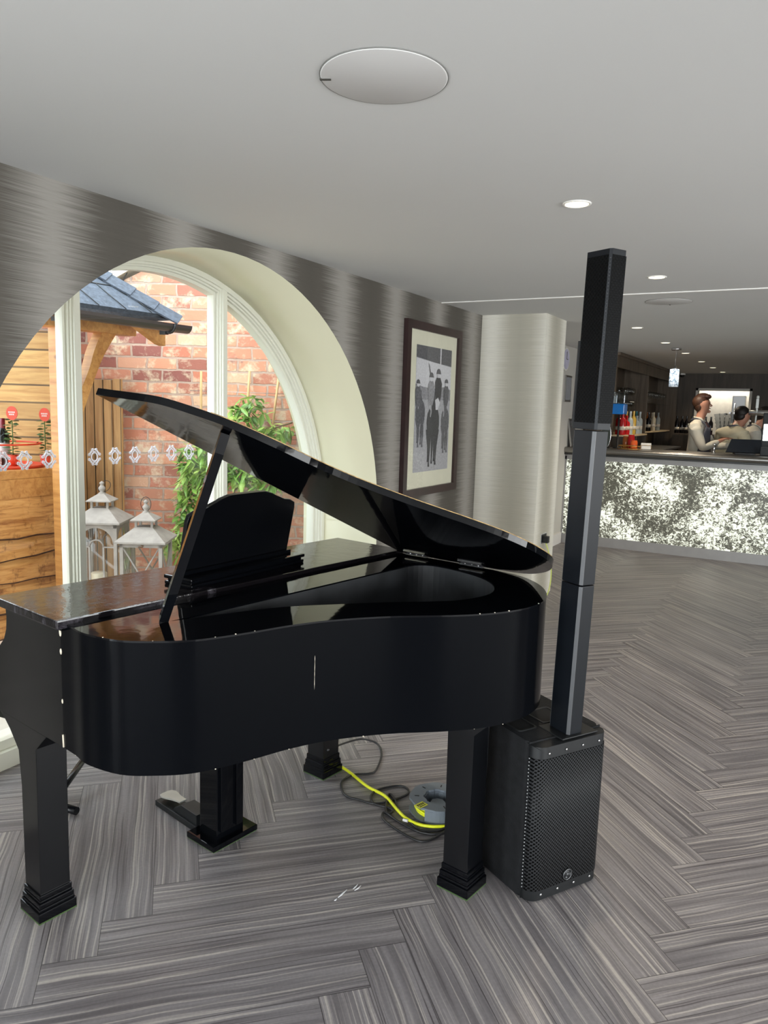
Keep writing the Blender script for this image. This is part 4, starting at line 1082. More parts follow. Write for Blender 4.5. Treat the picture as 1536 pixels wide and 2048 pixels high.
# ------------------------------------------------------------------ portable PA loudspeaker
G_ = Vector((0.513, 0.858, 0)).normalized(); N_ = Vector((G_.y, -G_.x, 0))
spk = empty('column_loudspeaker', Vector((-.634, 2.138, 0)), math.atan2(N_.y, N_.x), 'tall black column loudspeaker on a perforated subwoofer beside the piano tail', 'loudspeaker')
# local x = out of the grille, local y = along the front
def rrect(x0, x1, y0, y1, r, n=5):
    pts = []
    for cx_, cy_, a in ((x1 - r, y0 + r, -PI / 2), (x1 - r, y1 - r, 0), (x0 + r, y1 - r, PI / 2), (x0 + r, y0 + r, PI)):
        for k in range(n + 1): pts.append((cx_ + r * math.cos(a + PI / 2 * k / n), cy_ + r * math.sin(a + PI / 2 * k / n)))
    return pts
HS = .532
sub = MB(); sub.prism(rrect(-.42, -.045, 0, .300, .02), .006, HS, bevel=0.004)
sub.box((-.046, .0, .006), (-.042, .300, HS))
sub.build('subwoofer_cabinet', M['cabinet'], spk, smooth=True)
sub = MB(); sub.prism(rrect(-.07, .0, 0, .300, .038, 8), .010, HS - .006, bevel=0.003)
cabf = sub.build('front_shell', M['blackplastic'], spk, smooth=True)
# wrapped grille: flat front plus both rounded corners
gp = [p for p in rrect(-.06, .0022, -.0022, .3022, .040, 8) if p[0] > -.043]
gp = sorted(gp, key=lambda p: (p[1] > .15, p[0] if p[1] < .15 else -p[0]))
g1 = MB()
lo_, hi_ = [], []
for x, y in gp:
    lo_.append(g1._v((x, y, .045))); hi_.append(g1._v((x, y, HS - .045)))
for k in range(len(gp) - 1):
    f = g1.face([lo_[k], lo_[k + 1], hi_[k + 1], hi_[k]])
    if f: f.smooth = True
gro = g1.build('front_grille', M['grille'], spk); sol = gro.modifiers.new('thickness', 'SOLIDIFY'); sol.thickness = 0.002; sol.offset = -1
dot = MB()
for k in range(38): dot.ball((-.036, -.0026, .050 + k * .0117), .0022, 6)
dot.build('grille_edge_holes', plain('pale_grille_edge', srgb(170, 172, 174), 0.5), gro)
for y in (.045, .115, .185, .255):
    for z in (.030, HS - .028):
        MB(T=TR((.0015, y, z), (0, PI / 2, 0))).lathe([(0.0, .002), (.0035, .0015), (.0045, 0)], 10).build('screw', M['steel'], spk)
# round badge with three crossed forks
bd = MB(T=TR((.004, .150, .072), (0, PI / 2, 0)))
bd.lathe([(.0, .0), (.018, .0), (.018, .003), (.0, .004)], 28)
bdo = bd.build('badge', M['blackplastic'], spk)
bt = MB(T=TR((.0065, .150, .072), (0, PI / 2, 0)))
bt.tube([(.0175 * math.cos(2 * PI * k / 28), .0175 * math.sin(2 * PI * k / 28), 0.001) for k in range(28)], .0013, 5, closed=True)
for k in range(3):
    a = PI / 2 + 2 * PI * k / 3; c, s_ = math.cos(a), math.sin(a)
    bt.tube([(-.006 * c, -.006 * s_, .0015), (.007 * c, .007 * s_, .0015)], .0009, 4)
    for o_ in (-1, 0, 1):
        bt.tube([(.007 * c - .0030 * o_ * s_, .007 * s_ + .0030 * o_ * c, .0015), (.0145 * c - .0022 * o_ * s_, .0145 * s_ + .0022 * o_ * c, .0015)], .0008, 4)
bt.build('badge_emblem', plain('grey_emblem', srgb(120, 122, 124), 0.35, 0.8), bdo)
# top: socket plate, mixer recess and carry handle recess
tp = MB(); tp.box((-.122, .105, HS - .002), (-.008, .255, HS + .003), bevel=0.002); tp.build('socket_plate', M['blackplastic'], spk)
rc_ = MB(); 
for x0, x1, y0, y1 in ((-.215, -.115, .020, .098), (-.235, -.130, .135, .240)):
    rc_.ring(rrect(x0, x1, y0, y1, .012, 3), rrect(x0 + .006, x1 - .006, y0 + .006, y1 - .006, .010, 3), HS - .001, HS + .003)
rco = rc_.build('handle_recess_rim', M['blackplastic'], spk)
rc_ = MB()
for x0, x1, y0, y1 in ((-.209, -.121, .026, .092), (-.229, -.136, .141, .234)): rc_.prism(rrect(x0, x1, y0, y1, .010, 3), HS - .0005, HS + .0008)
rc_.build('recess', plain('recess_shade_black', (0.001, 0.001, 0.001, 1), 0.9), rco)  # flat black sheets standing in for the shade inside the hollows
# the column: two spacers and the array, leaning very slightly
CT = Matrix.Translation((-.066, .169, HS)) @ Matrix.Rotation(math.radians(.9), 4, 'Y') @ Matrix.Rotation(math.radians(-.6), 4, 'X')
def column_part(z0, z1, name, wx, wy, mat, grown=0.0):
    c = MB(T=CT)
    poly = [(wx / 2 - .008, -wy / 2), (wx / 2, -wy / 2 + .006), (wx / 2, wy / 2 - .006), (wx / 2 - .008, wy / 2), (-wx / 2 + .008, wy / 2), (-wx / 2, wy / 2 - .008), (-wx / 2, -wy / 2 + .008), (-wx / 2 + .008, -wy / 2)]
    c.prism(poly, z0, z1, bevel=0.0015); return c.build(name, mat, spk)
for z0, z1 in ((.004, .488), (.492, .966)):
    c = column_part(z0, z1, 'spacer_column', .092, .062, M['pole'])
    e = MB(T=CT); e.prism([(.038 + .0005, -.0315 - .0005), (.0465, -.025 - .0005), (.0468, -.0235), (.0370, -.0315)], z0 + .001, z1 - .001); e.build('edge_strip', M['poleedge'], c)
    e = MB(T=CT); e.prism([(-.0385, -.0312), (-.0375, -.0316), (-.0372, -.0312)], z0 + .001, z1 - .001); e.build('edge_strip', M['poleedge'], c)
arr = column_part(.970, 1.492, 'array_housing', .104, .064, M['pole'])
for nm, lo, hi, mt in (('array_grille', (.0525, -.028, .99), (.0535, .028, 1.475), M['grille_top']), ('side_grille', (-.040, -.0335, .99), (.044, -.0322, 1.475), M['grille_side'])):
    e = MB(T=CT); e.box(lo, hi); e.build(nm, mt, arr)
e = MB(T=CT)
for k in range(48): e.ball((.0475, -.0290, .995 + k * .0100), .0026, 6, (1, 1, .8))
e.build('grille_edge_holes', M['poleedge'], arr)
e = MB(T=CT); e.box((-.060, -.026, .974), (-.050, .026, 1.235), bevel=0.002); e.build('rear_heatsink', M['blackplastic'], arr)

# ------------------------------------------------------------------ ceiling: speakers, downlights
def disc(name, px, py, r, label, group, notch):
    p = onz(px, py, ZC)
    t = empty(name, (p.x, p.y, ZC), 0, label, 'ceiling speaker', group)
    MB().lathe([(r, 0), (r, -.0018), (r - .002, -.0022)], 64).build('rim_ring', plain('grey_gap', srgb(120, 120, 116), 0.8), t)
    MB().lathe([(0, -.0035), (r - .006, -.0035), (r - .0025, -.0022)], 64).build('cover_disc', plain('ceiling_cover_paint', (0.60, 0.59, 0.575, 1), 0.8, var=0.02, scale=3), t)
    if notch:
        a = math.radians(notch)
        MB(T=TR((math.cos(a) * (r - .014), math.sin(a) * (r - .014), -.0045), (0, 0, a))).box((-.012, -.004, -.0005), (.014, .004, .002)).build('notch', plain('dark_notch', srgb(70, 68, 62), 0.8), t)
disc('ceiling_speaker', 768, 155, .150, 'large round flush speaker cover on the near ceiling above the piano', 'round ceiling speakers', 205)
disc('ceiling_speaker', 1337, 603, .150, 'round flush speaker cover far along the ceiling beyond the white strip', 'round ceiling speakers', 95)
lamp_e = emit('warm_lamp_disc', (1.0, 0.86, 0.56, 1), 3.2)
dl_n = 0
spots = [(-.82, 2.825, 'recessed downlight glowing nearest the camera, largest on the ceiling'), (-.82, 4.448, 'recessed downlight glowing just before the white ceiling strip'), (-1.41, 6.924, 'recessed downlight glowing first beyond the white ceiling strip'), (-1.41, 8.394, 'recessed downlight glowing just left of the pendant canopy'), (-1.41, 9.815, 'recessed downlight glowing just right of the pendant canopy'), (-1.41, 11.338, 'recessed downlight over the bar, third from the back wall'), (-1.41, 12.711, 'recessed downlight over the bar, second from the back wall'), (-1.39, 13.964, 'recessed downlight over the bar closest to the back wall')]
first = None
for x, y, lab in spots:
    if first is None:
        t = empty('downlight', (x, y, ZC), 0, lab, 'downlight', 'recessed ceiling downlights')
        MB().lathe([(.052, 0), (.052, -.003), (.046, -.005), (.042, -.003), (.042, 0)], 32).build('trim_ring', M['white'], t)
        MB().lathe([(0, -.0035), (.042, -.0035), (.042, -.0005), (0, -.0005)], 32).build('lamp_disc', lamp_e, t)
        first = t
    else: t = dup(first, (x, y, ZC), label=lab)
    l = bpy.data.lights.new('downlight_lamp', 'SPOT'); l.energy = 36; l.color = (1.0, 0.84, 0.64); l.spot_size = math.radians(120); l.spot_blend = .8; l.shadow_soft_size = .035
    lo2 = bpy.data.objects.new('downlight_lamp', l); lo2.location = (x, y, ZC - .02); COL.objects.link(lo2)

# ------------------------------------------------------------------ framed polo print
fy0, fy1, fz0, fz1 = 4.444, 5.322, .937, 2.131
pic = empty('framed_print', (-2.388, (fy0 + fy1) / 2, (fz0 + fz1) / 2), 0, 'large black and white print of mounted riders in a dark mahogany frame', 'picture')
hw, hh, fw = (fy1 - fy0) / 2, (fz1 - fz0) / 2, .055
fm = MB()
for y0, y1, z0, z1 in ((-hw, -hw + fw, -hh, hh), (hw - fw, hw, -hh, hh), (-hw + fw, hw - fw, hh - fw, hh), (-hw + fw, hw - fw, -hh, -hh + fw)): fm.box((0, y0, z0), (.032, y1, z1))
fm.build('picture_frame', M['frame_wood'], pic)
MB().box((0, -hw + fw * .9, -hh + fw * .9), (.012, hw - fw * .9, hh - fw * .9)).build('mount', M['mat'], pic)
pu0, pu1, pv0, pv1 = 4.612 - 4.883, 5.182 - 4.883, -.43, .445
def grey(n, v, var=0.25): return plain(n, srgb(v, v, v + 3), 0.6, var=var, scale=70)
pm = [grey('print_ground', 168, .15), grey('print_trees', 92, .3), grey('print_crowd', 142, .3), grey('print_dark_horse', 62, .35), grey('print_rider', 104, .4), grey('print_light', 205, .1), grey('print_mid_horse', 96, .35)]
pr_ = MB(); 
def PV(u, v, o=0.0): return (.013 + o, pu0 + (pu1 - pu0) * u, pv1 + (pv0 - pv1) * v)
lvl = [0]
def shape(mi, pts):
    pr_.mi = mi; lvl[0] += 1
    pr_.face([pr_._v(PV(u, v, .00015 * lvl[0])) for u, v in pts])
shape(0, [(0, 0), (1, 0), (1, 1), (0, 1)])
shape(5, [(0, .10), (1, .14), (1, .33), (0, .33)])
shape(1, [(0, 0), (1, 0), (1, .135), (.5, .12), (0, .095)])
shape(2, [(0, .30), (.2, .32), (.5, .33), (.8, .31), (1, .33), (1, .42), (0, .42)])
shape(5, [(.655, 0), (.69, 0), (.69, .17), (.66, .20)])
def horse(mi, cx_, y0, y1, w, lean=0.0, legs=((-.5, 1), (-.1, .92), (.25, 1), (.5, .95)), ly=.25):
    h = y1 - y0
    body = [(-.14, .14), (-.16, .05), (-.13, .0), (-.11, -.05), (-.06, -.01), (.02, -.01), (.07, -.05), (.09, .0), (.11, .08), (.20, .15), (.38, .20), (.50, .30), (.52, .42), (.44, .52), (.15, .57), (-.18, .57), (-.42, .50), (-.48, .38), (-.42, .26), (-.28, .19), (-.20, .22), (-.24, .30), (-.17, .31), (-.10, .24)]
    shape(mi, [(cx_ + a * w + lean * b, y0 + b * h) for a, b in body])
    for (lx, ll) in legs:
        x = cx_ + lx * w * .62; kx = x + .05 * math.sin(lx * 9)
        shape(mi, [(x - .050, y0 + .48 * h), (x + .050, y0 + .48 * h), (kx + .030, y0 + .72 * h), (kx + .010, y0 + (ll - .06) * h), (kx + .026, y0 + ll * h), (kx - .024, y0 + ll * h), (kx - .014, y0 + (ll - .06) * h), (kx - .022, y0 + .72 * h)])
horse(6, .14, .36, .80, .26); horse(6, .86, .42, .86, .24)
horse(3, .50, .38, .965, .36, legs=((-.62, .93), (-.35, 1.0), (.0, .96), (.42, .93), (.62, .98)))
def rider(mi, cx_, y0, s_, hat=5):
    shape(mi, [(cx_ - .075 * s_, y0 + .20 * s_), (cx_ - .09 * s_, y0 + .10 * s_), (cx_ - .05 * s_, y0 + .065 * s_), (cx_ + .05 * s_, y0 + .065 * s_), (cx_ + .10 * s_, y0 + .11 * s_), (cx_ + .085 * s_, y0 + .21 * s_), (cx_ + .05 * s_, y0 + .26 * s_), (cx_ - .05 * s_, y0 + .26 * s_)])
    shape(hat, [(cx_ + .045 * s_ * math.cos(k * PI / 5), y0 + .042 * s_ + .026 * s_ * math.sin(k * PI / 5)) for k in range(10)])
    shape(1, [(cx_ - .065 * s_, y0 + .036 * s_), (cx_ - .04 * s_, y0 + .005 * s_), (cx_, y0 - .006 * s_), (cx_ + .04 * s_, y0 + .005 * s_), (cx_ + .065 * s_, y0 + .036 * s_)])
rider(2, .42, .205, 1.0); rider(3, .62, .170, 1.05); rider(6, .86, .245, .85); rider(4, .06, .27, .8)
shape(1, [(.32, .13), (.34, .14), (.40, .22), (.385, .225)])
shape(5, [(.54, .42), (.62, .40), (.68, .44), (.62, .50), (.56, .50)])
po_ = pr_.build('print', pm, pic)
gq = MB(); gq.face([gq._v((.0235, a_, b_)) for a_, b_ in ((-hw + fw, -hh + fw), (hw - fw, -hh + fw), (hw - fw, hh - fw), (-hw + fw, hh - fw))]); gq.build('picture_glass', M['picglass'], pic)

# socket on the pier with black plug and yellow lead hanging to the floor
so = empty('wall_socket', (-1.857, 6.02, .512), 0, 'chrome double wall socket low on the side of the wallpapered pier', 'socket')
MB().box((0, -.073, -.043), (.006, .073, .043), bevel=0.002).build('socket_plate', M['chrome'], so)
MB().box((.006, -.060, -.032), (.009, .060, .032)).build('socket_insert', M['blackplastic'], so)
pg = empty('mains_plug', (-1.848, 6.00, .505), 0, 'black mains plug pushed into the chrome wall socket', 'plug')
MB().box((0, -.025, -.028), (.045, .025, .028), bevel=0.006).build('plug_body', M['blackplastic'], pg)
yp = smooth_open([(-1.825, 6.00, .475), (-1.80, 6.01, .40), (-1.775, 6.02, .28), (-1.77, 6.01, .14), (-1.79, 5.98, .03), (-1.83, 5.90, .008), (-1.88, 5.5, .007), (-2.2, 4.6, .007), (-2.28, 3.6, .007), (-2.0, 3.1, .007), (-1.82, 2.85, .007), (-1.71, 2.64, .007)], 6)
tag(MB().tube(yp, .0045, 7).build('extension_lead', plain('lime_cable', srgb(206, 218, 110), 0.5)), 'yellow-green cable hanging from the plug on the wallpapered pier', 'cable')

# ------------------------------------------------------------------ the bar
bar_ = empty('bar_counter', (-2.55, 8.83, 0), 0, 'long grey bar counter with backlit blossom-pattern front panel', 'bar counter')
BX = 6.5
MB().box((.02, .02, .0), (BX, .10, 1.06)).build('counter_carcass', M['barpaint'], bar_)
fr_ = MB()
fr_.box((0, 0, 0), (BX, .022, .112)).box((0, 0, .112), (.055, .022, 1.06)).box((0, 0, 1.005), (BX, .022, 1.06)).box((0, -.012, 1.045), (BX, .022, 1.062), bevel=.003)
fr_.build('front_frame', M['barpaint'], bar_)
MB().box((.055, .006, .112), (BX, .014, 1.005)).build('blossom_panel', M['blossom'], bar_)
tpb = MB()
nose = [(-.030 + .035 * math.cos(a), 1.115 + .035 * math.sin(a)) for a in [PI / 2 + PI * k / 10 for k in range(11)]]
tpb.prism([(y, z) for y, z in nose] + [(.06, 1.080), (.06, 1.12), (.50, 1.12), (.50, 1.15)], -.03, BX, 'x')
tpb.build('counter_top', M['pewter'], bar_, smooth=True)
MB().prism([(-.045, 1.062), (-.045, 1.082), (.03, 1.082), (.03, 1.055)], -.01, BX, 'x').build('top_moulding', plain('dark_bar_moulding', (0.05, 0.05, 0.048, 1), 0.4, 0.6), bar_)

# clock and small pictures on the far left wall
ck = empty('wall_clock', (-2.515, 8.555, 2.15), 0, 'pale round wall clock on the far left wall half hidden by the pier', 'clock')
def circ(r, n=36): return [(r * math.cos(2 * PI * k / n), r * math.sin(2 * PI * k / n)) for k in range(n)]
MB().prism(circ(.130), 0, .022, 'x').build('clock_case', M['white'], ck)
MB().prism(circ(.112), .022, .025, 'x').build('clock_face', plain('lilac_clock_face', srgb(206, 204, 226), 0.5), ck)
hd_ = MB(); hd_.box((.025, -.003, 0), (.028, .003, .085)).box((.025, 0, -.003), (.028, .055, .003)); hd_.build('clock_hands', M['blackplastic'], ck)
for y, z, lab in ((8.72, 1.825, 'narrow grey picture on the far left wall below the clock'), ):
    t = empty('small_picture', (-2.515, y, z), 0, lab, 'picture')
    MB().box((0, -.115, -.15), (.02, .115, .15)).build('picture_frame', M['steel'], t)
    MB().box((.018, -.095, -.13), (.022, .095, .13)).build('picture_sheet', plain('grey_sheet', srgb(150, 152, 156), 0.6), t)
lp = empty('leaning_frame', (-2.47, 8.98, 1.151), 0, 'dark framed card leaning on the left end of the bar top', 'picture')
lt_ = TR((0, 0, 0), (0, math.radians(-9), 0))
MB(T=lt_).box((0, -.13, 0), (.018, .10, .33)).build('picture_frame', M['steel'], lp)
MB(T=lt_).box((.017, -.11, .02), (.021, .08, .31)).build('picture_sheet', plain('dark_sheet', srgb(90, 92, 94), 0.5, var=0.3, scale=40), lp)

# back-bar shelving on the left wall
bb = empty('back_bar_unit', (-2.51, 9.55, 0), 0, 'brown wooden back-bar shelving unit under the ceiling on the left wall', 'shelving')
MB().box((.345, 0, 2.125), (.365, 4.9, 2.27)).box((.30, -.02, 2.265), (.40, 4.9, 2.30), bevel=.004).build('pelmet', M['walnut'], bb)
for y in (0.0, 2.08, 4.86): MB().box((0, y, 0), (.36, y + .05, 2.27)).build('upright', M['walnut'], bb)
MB().box((0, 0, 0), (.015, 4.9, 2.27)).build('back_panel', M['walnut'], bb)
MB().box((0, .05, .0), (.52, 4.40, 1.0)).build('base_cupboard', M['darkwood'], bb)
MB().box((0, .0, 1.0), (.56, 4.42, 1.03)).build('counter_top', M['steel'], bb)
MB().box((.015, .05, 1.275), (.28, 4.86, 1.295)).build('shelf', plain('pale_shelf', srgb(206, 186, 150), 0.5), bb)
for y0, y1, z in ((1.35, 2.08, 1.735), (2.95, 4.7, 1.735), (1.35, 2.08, 1.56)): MB().box((.015, y0, z - .012), (.27, y1, z)).build('shelf', lglass, bb)
# wine glasses on the shelves
def wine_glass(loc, label):
    t = empty('wine_glass', loc, 0, label, 'glass', 'glasses on the back-bar shelves')
    MB().lathe([(0, 0), (.032, 0), (.030, .003), (.004, .006), (.0035, .085), (.015, .095), (.034, .12), (.036, .145), (.029, .19), (.0275, .19), (.034, .145), (.031, .121), (.010, .098), (0, .095)], 14).build('glass_bowl', M['clearglass'], t)
    return t
gk = None
ordg = ['first', 'second', 'third', 'fourth', 'fifth', 'sixth', 'seventh', 'eighth', 'ninth', 'tenth', 'eleventh', 'twelfth']
for (ya, yb, z, cnt, nm_) in ((10.98, 11.52, 1.736, 7, 'upper shelf of the near bay'), (10.98, 11.52, 1.561, 7, 'lower shelf of the near bay'), (12.6, 14.15, 1.736, 12, 'shelf of the far bay')):
    for i in range(cnt):
        for x, rw in ((-2.33, 'front'), (-2.42, 'rear')):
            lab = 'stemmed glass on the %s, %s row, %s from the left' % (nm_, rw, ordg[i])
            lc = (x, ya + (yb - ya) * i / (cnt - 1) + (0.03 if x < -2.4 else 0), z)
            if gk is None: gk = wine_glass(lc, lab)
            else: dup(gk, lc, label=lab)
# bottles on the back bar
def bottle_mesh(kind, col):
    prof = {'spirit': [(0, 0), (.038, 0), (.040, .008), (.040, .17), (.034, .195), (.016, .215), (.014, .265), (.017, .268), (.017, .295), (0, .295)],
            'wine': [(0, 0), (.036, 0), (.038, .006), (.038, .185), (.033, .205), (.016, .235), (.0145, .25), (.0155, .30), (0, .301)],
            'square': [(0, 0), (.044, 0), (.046, .006), (.046, .14), (.036, .16), (.015, .175), (.014, .21), (.018, .215), (.018, .24), (0, .24)]}[kind]
    return MB().lathe(prof, 12 if kind != 'square' else 4), col
cols = {'red': (srgb(176, 26, 30), 'red'), 'teal': (srgb(40, 128, 138), 'teal'), 'gold': (srgb(196, 160, 70), 'golden'), 'clear': (srgb(168, 176, 176), 'clear'), 'green': (srgb(56, 104, 60), 'green'), 'amber': (srgb(150, 84, 36), 'amber'), 'cream': (srgb(206, 196, 170), 'cream'), 'dark': (srgb(22, 20, 22), 'dark'), 'orange': (srgb(216, 96, 44), 'orange'), 'blue': (srgb(30, 96, 176), 'blue')}
bmat = {k_: plain('bottle_' + k_, v[0], 0.15, var=0.1) for k_, v in cols.items()}
proto = {}
lbl_m = plain('bottle_paper_label', srgb(214, 206, 190), 0.7, var=0.2, scale=60)
def bar_bottle(kind, col, loc, label, group, rz=0.0):
    key = (kind, col)
    if key not in proto:
        t = empty('bottle', loc, rz, label, 'bottle', group)
        m_, c_ = bottle_mesh(kind, col); m_.build('bottle_body', bmat[col], t, smooth=True)
        r_ = {'spirit': .0405, 'wine': .0385, 'square': .0465}[kind]
        MB().lathe([(r_, .06), (r_, .105)], 12 if kind != 'square' else 4).build('label', lbl_m, t)
        proto[key] = t; return t
    return dup(proto[key], loc, rz, label, group)
bst = empty('bottle_stand', (-2.08, 10.2, 1.03), 0, 'pale wooden step carrying coloured spirit bottles on the back-bar worktop', 'stand')
MB().box((-.10, -.66, .245), (.11, .66, .265), bevel=.003).build('stand_top', plain('pale_stand_wood', srgb(206, 186, 150), 0.5), bst)
for y in (-.62, .0, .60): MB().box((-.09, y, 0), (.10, y + .02, .245)).build('leg', M['darkwood'], bst)
random.seed(3)
front_row = [('red', 'spirit'), ('red', 'spirit'), ('red', 'square'), ('teal', 'spirit'), ('clear', 'spirit'), ('gold', 'spirit'), ('gold', 'wine'), ('green', 'spirit'), ('clear', 'square'), ('amber', 'spirit'), ('clear', 'spirit'), ('teal', 'wine')]
ords = ['nearest the room', 'second', 'third', 'fourth', 'fifth', 'sixth', 'seventh', 'eighth', 'ninth', 'tenth', 'eleventh', 'twelfth']
for i, (c_, kd) in enumerate(front_row):
    bar_bottle(kd, c_, (-2.045 - .07 * (i % 2), 9.62 + .105 * i, 1.296), '%s bottle on the pale bottle stand, %s from the room side' % (cols[c_][1], ords[i] if i else 'first'), 'bottles on the pale bottle stand', random.random())
second_row = [('gold', 'spirit'), ('cream', 'wine'), ('cream', 'spirit'), ('dark', 'wine'), ('dark', 'spirit'), ('amber', 'wine'), ('cream', 'wine'), ('cream', 'spirit'), ('clear', 'wine'), ('amber', 'square')]
for i, (c_, kd) in enumerate(second_row):
    bar_bottle(kd, c_, (-2.285 - .06 * (i % 2), 11.80 + .21 * i, 1.296), '%s bottle on the raised back-bar shelf, %s in the far bay' % (cols[c_][1], ords[i] if i else 'nearest the divider'), 'bottles in the far back-bar bay', random.random())
for i in range(8):
    bar_bottle('wine', 'dark', (-2.08 + .078 * i, 14.20 + .05 * (i % 2), 1.251), 'dark wine bottle in the row against the back wall, %s from the left' % (ords[i] if i else 'first'), 'dark wine bottles by the back wall', 0)
wsb = empty('wine_shelf', (-1.79, 14.25, 0), 0, 'low dark cabinet carrying the dark wine bottles by the back wall', 'cabinet')
MB().box((-.33, -.20, 0), (.33, .24, 1.22)).build('cabinet_body', M['darkwood'], wsb); MB().box((-.34, -.22, 1.22), (.34, .24, 1.25)).build('cabinet_top', M['walnut'], wsb)

# items standing on the bar and its inner worktop
iw = empty('inner_worktop', (-2.0, 9.45, 0), 0, 'dark ribbed underbar unit with steel top behind the counter', 'worktop')
ib = MB().box((.40, .05, 0), (1.05, .50, .98))
for k in range(16): ib.box((.40 + .04 * k, .03, .80), (.42 + .04 * k, .05, .97))
ib.build('unit_body', M['blackplastic'], iw); MB().box((.38, .0, .98), (1.07, .52, 1.0)).build('unit_top', M['steel'], iw)
bdz = at(1232, 860, 9.0)
dsp = empty('slush_dispenser', (-1.98, 9.10, 1.15), 0, 'blue-filled drinks dispenser standing on the bar behind the speaker column', 'dispenser')
MB().lathe([(0, 0), (.05, 0), (.05, .012), (.012, .02), (.012, .39), (.05, .40), (0, .402)], 20).build('dispenser_base', M['blackplastic'], dsp)
MB().box((-.07, -.085, .40), (.07, .085, .52), bevel=.012).build('blue_tank', plain('blue_liquid', srgb(22, 110, 190), 0.2), dsp)
MB().box((-.07, -.085, .52), (.07, .085, .66), bevel=.012).build('clear_tank', glass('clear_tank', (0.80, 0.86, 0.88, 1)), dsp)
mz = empty('menu_stand', (-2.10, 9.02, 1.15), 0, 'dark rounded menu stand with steel edge on the bar behind the speaker column', 'stand')
oval = [(.055 * math.cos(2 * PI * k / 28), .15 + .15 * math.sin(2 * PI * k / 28)) for k in range(28)]
MB().prism(oval, -.008, .008, 'y').build('menu_board', plain('dark_green_board', srgb(52, 60, 56), 0.5), mz)
MB().tube([(x, 0, z) for x, z in oval], .006, 6, closed=True).build('steel_edge', M['chrome'], mz)
MB().lathe([(0, 0), (.05, 0), (.05, .01), (0, .012)], 20).build('stand_foot', M['blackplastic'], mz)
for (x, y, c_, h_, lab) in ((-1.80, 9.16, 'orange', .10, 'orange tumbler of fruit on the bar top'), (-1.86, 9.28, 'red', .16, 'red patterned jar on the bar top behind the orange tumbler'), (-1.93, 9.33, 'amber', .14, 'amber jar on the bar top, left of the red jar')):
    t = empty('jar', (x, y, 1.15 - .0), 0, lab, 'jar', 'jars on the bar top')
    MB().lathe([(0, 0), (.036, 0), (.040, .01), (.040, h_ * .8), (.034, h_ * .88), (.036, h_), (0, h_)], 16).build('jar_body', bmat[c_], t)
nh = empty('napkin_holder', (-1.66, 9.15, 1.15), .1, 'white box of napkins in a wire holder on the bar top', 'napkin holder')
MB().box((-.055, -.035, .004), (.055, .035, .075), bevel=.004).build('napkins', M['white'], nh)
MB().tube([(-.06, -.04, .004), (-.06, -.04, .05), (.06, -.04, .05), (.06, -.04, .004)], .003, 6).build('wire_frame', plain('brass_wire', srgb(190, 150, 80), 0.3, 1.0), nh)
wt = empty('wire_tray', (-1.82, 9.02, 1.15), 0, 'brass wire tray with glasses on the bar top', 'tray')
wmm = MB()
for z in (.004, .04): wmm.tube([(-.12, -.06, z), (.12, -.06, z), (.12, .06, z), (-.12, .06, z)], .003, 6, closed=True)
for k in range(7): wmm.tube([(-.12 + .04 * k, -.06, .04), (-.12 + .04 * k, -.06, .004), (-.12 + .04 * k, .06, .004), (-.12 + .04 * k, .06, .04)], .002, 5)
wmm.build('wire_frame', plain('brass_wire_tray', srgb(190, 150, 80), 0.3, 1.0), wt)
bt_ = empty('bar_tap', (-.925, 9.12, 1.15), 0, 'small chrome post tap on the bar between the two bartenders', 'tap')
MB().lathe([(0, 0), (.022, 0), (.022, .006), (.012, .01), (.012, .085), (.017, .09), (.017, .105), (0, .115)], 18).build('tap_post', M['chrome'], bt_)
# payment till
tl = empty('till_screen', (-.62, 9.14, 1.15), math.radians(14), 'black sloping till screen seen from behind on the bar', 'till')
MB().box((-.10, -.06, 0), (.10, .10, .02), bevel=.005).build('till_base', M['blackplastic'], tl)
MB(T=TR((0, 0, .02), (math.radians(-28), 0, 0))).prism([(-.19, 0), (.16, 0), (.19, .16), (-.13, .16)], -.012, .012, 'y', bevel=.004).build('screen_shell', plain('dark_blue_black_plastic', srgb(24, 30, 38), 0.4), tl)
pb = empty('black_box', (-.36, 9.16, 1.15), 0, 'small black box on the bar right of the till screen', 'box')
MB().box((-.10, -.09, 0), (.10, .055, .095), bevel=.006).build('box_body', M['blackplastic'], pb)
# beer fount
bf = empty('beer_fount', (-.42, 9.275, 1.15), 0, 'dark and chrome beer fount with tap handles at the right of the picture', 'beer tap')
MB().box((-.05, -.05, 0), (.05, .05, .46), bevel=.01).build('fount_column', M['blackplastic'], bf)
MB().tube([(-.20, 0, .46), (.55, 0, .46)], .030, 14).build('fount_bar', M['chrome'], bf)
for x in (-.12, .05, .25, .45):
    h_ = MB(T=Matrix.Translation((x, -.03, .46))); h_.tube([(0, 0, 0), (0, -.03, .05)], .010, 8); h_.box((-.014, -.045, .05), (.014, -.020, .15), bevel=.004)
    h_.lathe([(0, .148), (.013, .150), (.016, .17), (.010, .185), (0, .187)], 12, Matrix.Translation((0, -.032, 0)))
    h_.tube([(0, -.01, -.02), (0, -.06, -.05), (0, -.06, -.11)], .008, 8); h_.build('tap_handle', plain('pale_tap_handle', srgb(206, 210, 208), 0.35), bf)
MB().box((-.035, -.056, .16), (.035, -.050, .34), bevel=.006).build('light_panel', emit('white_tap_light', (0.95, 1, 0.97, 1), 1.6), bf)
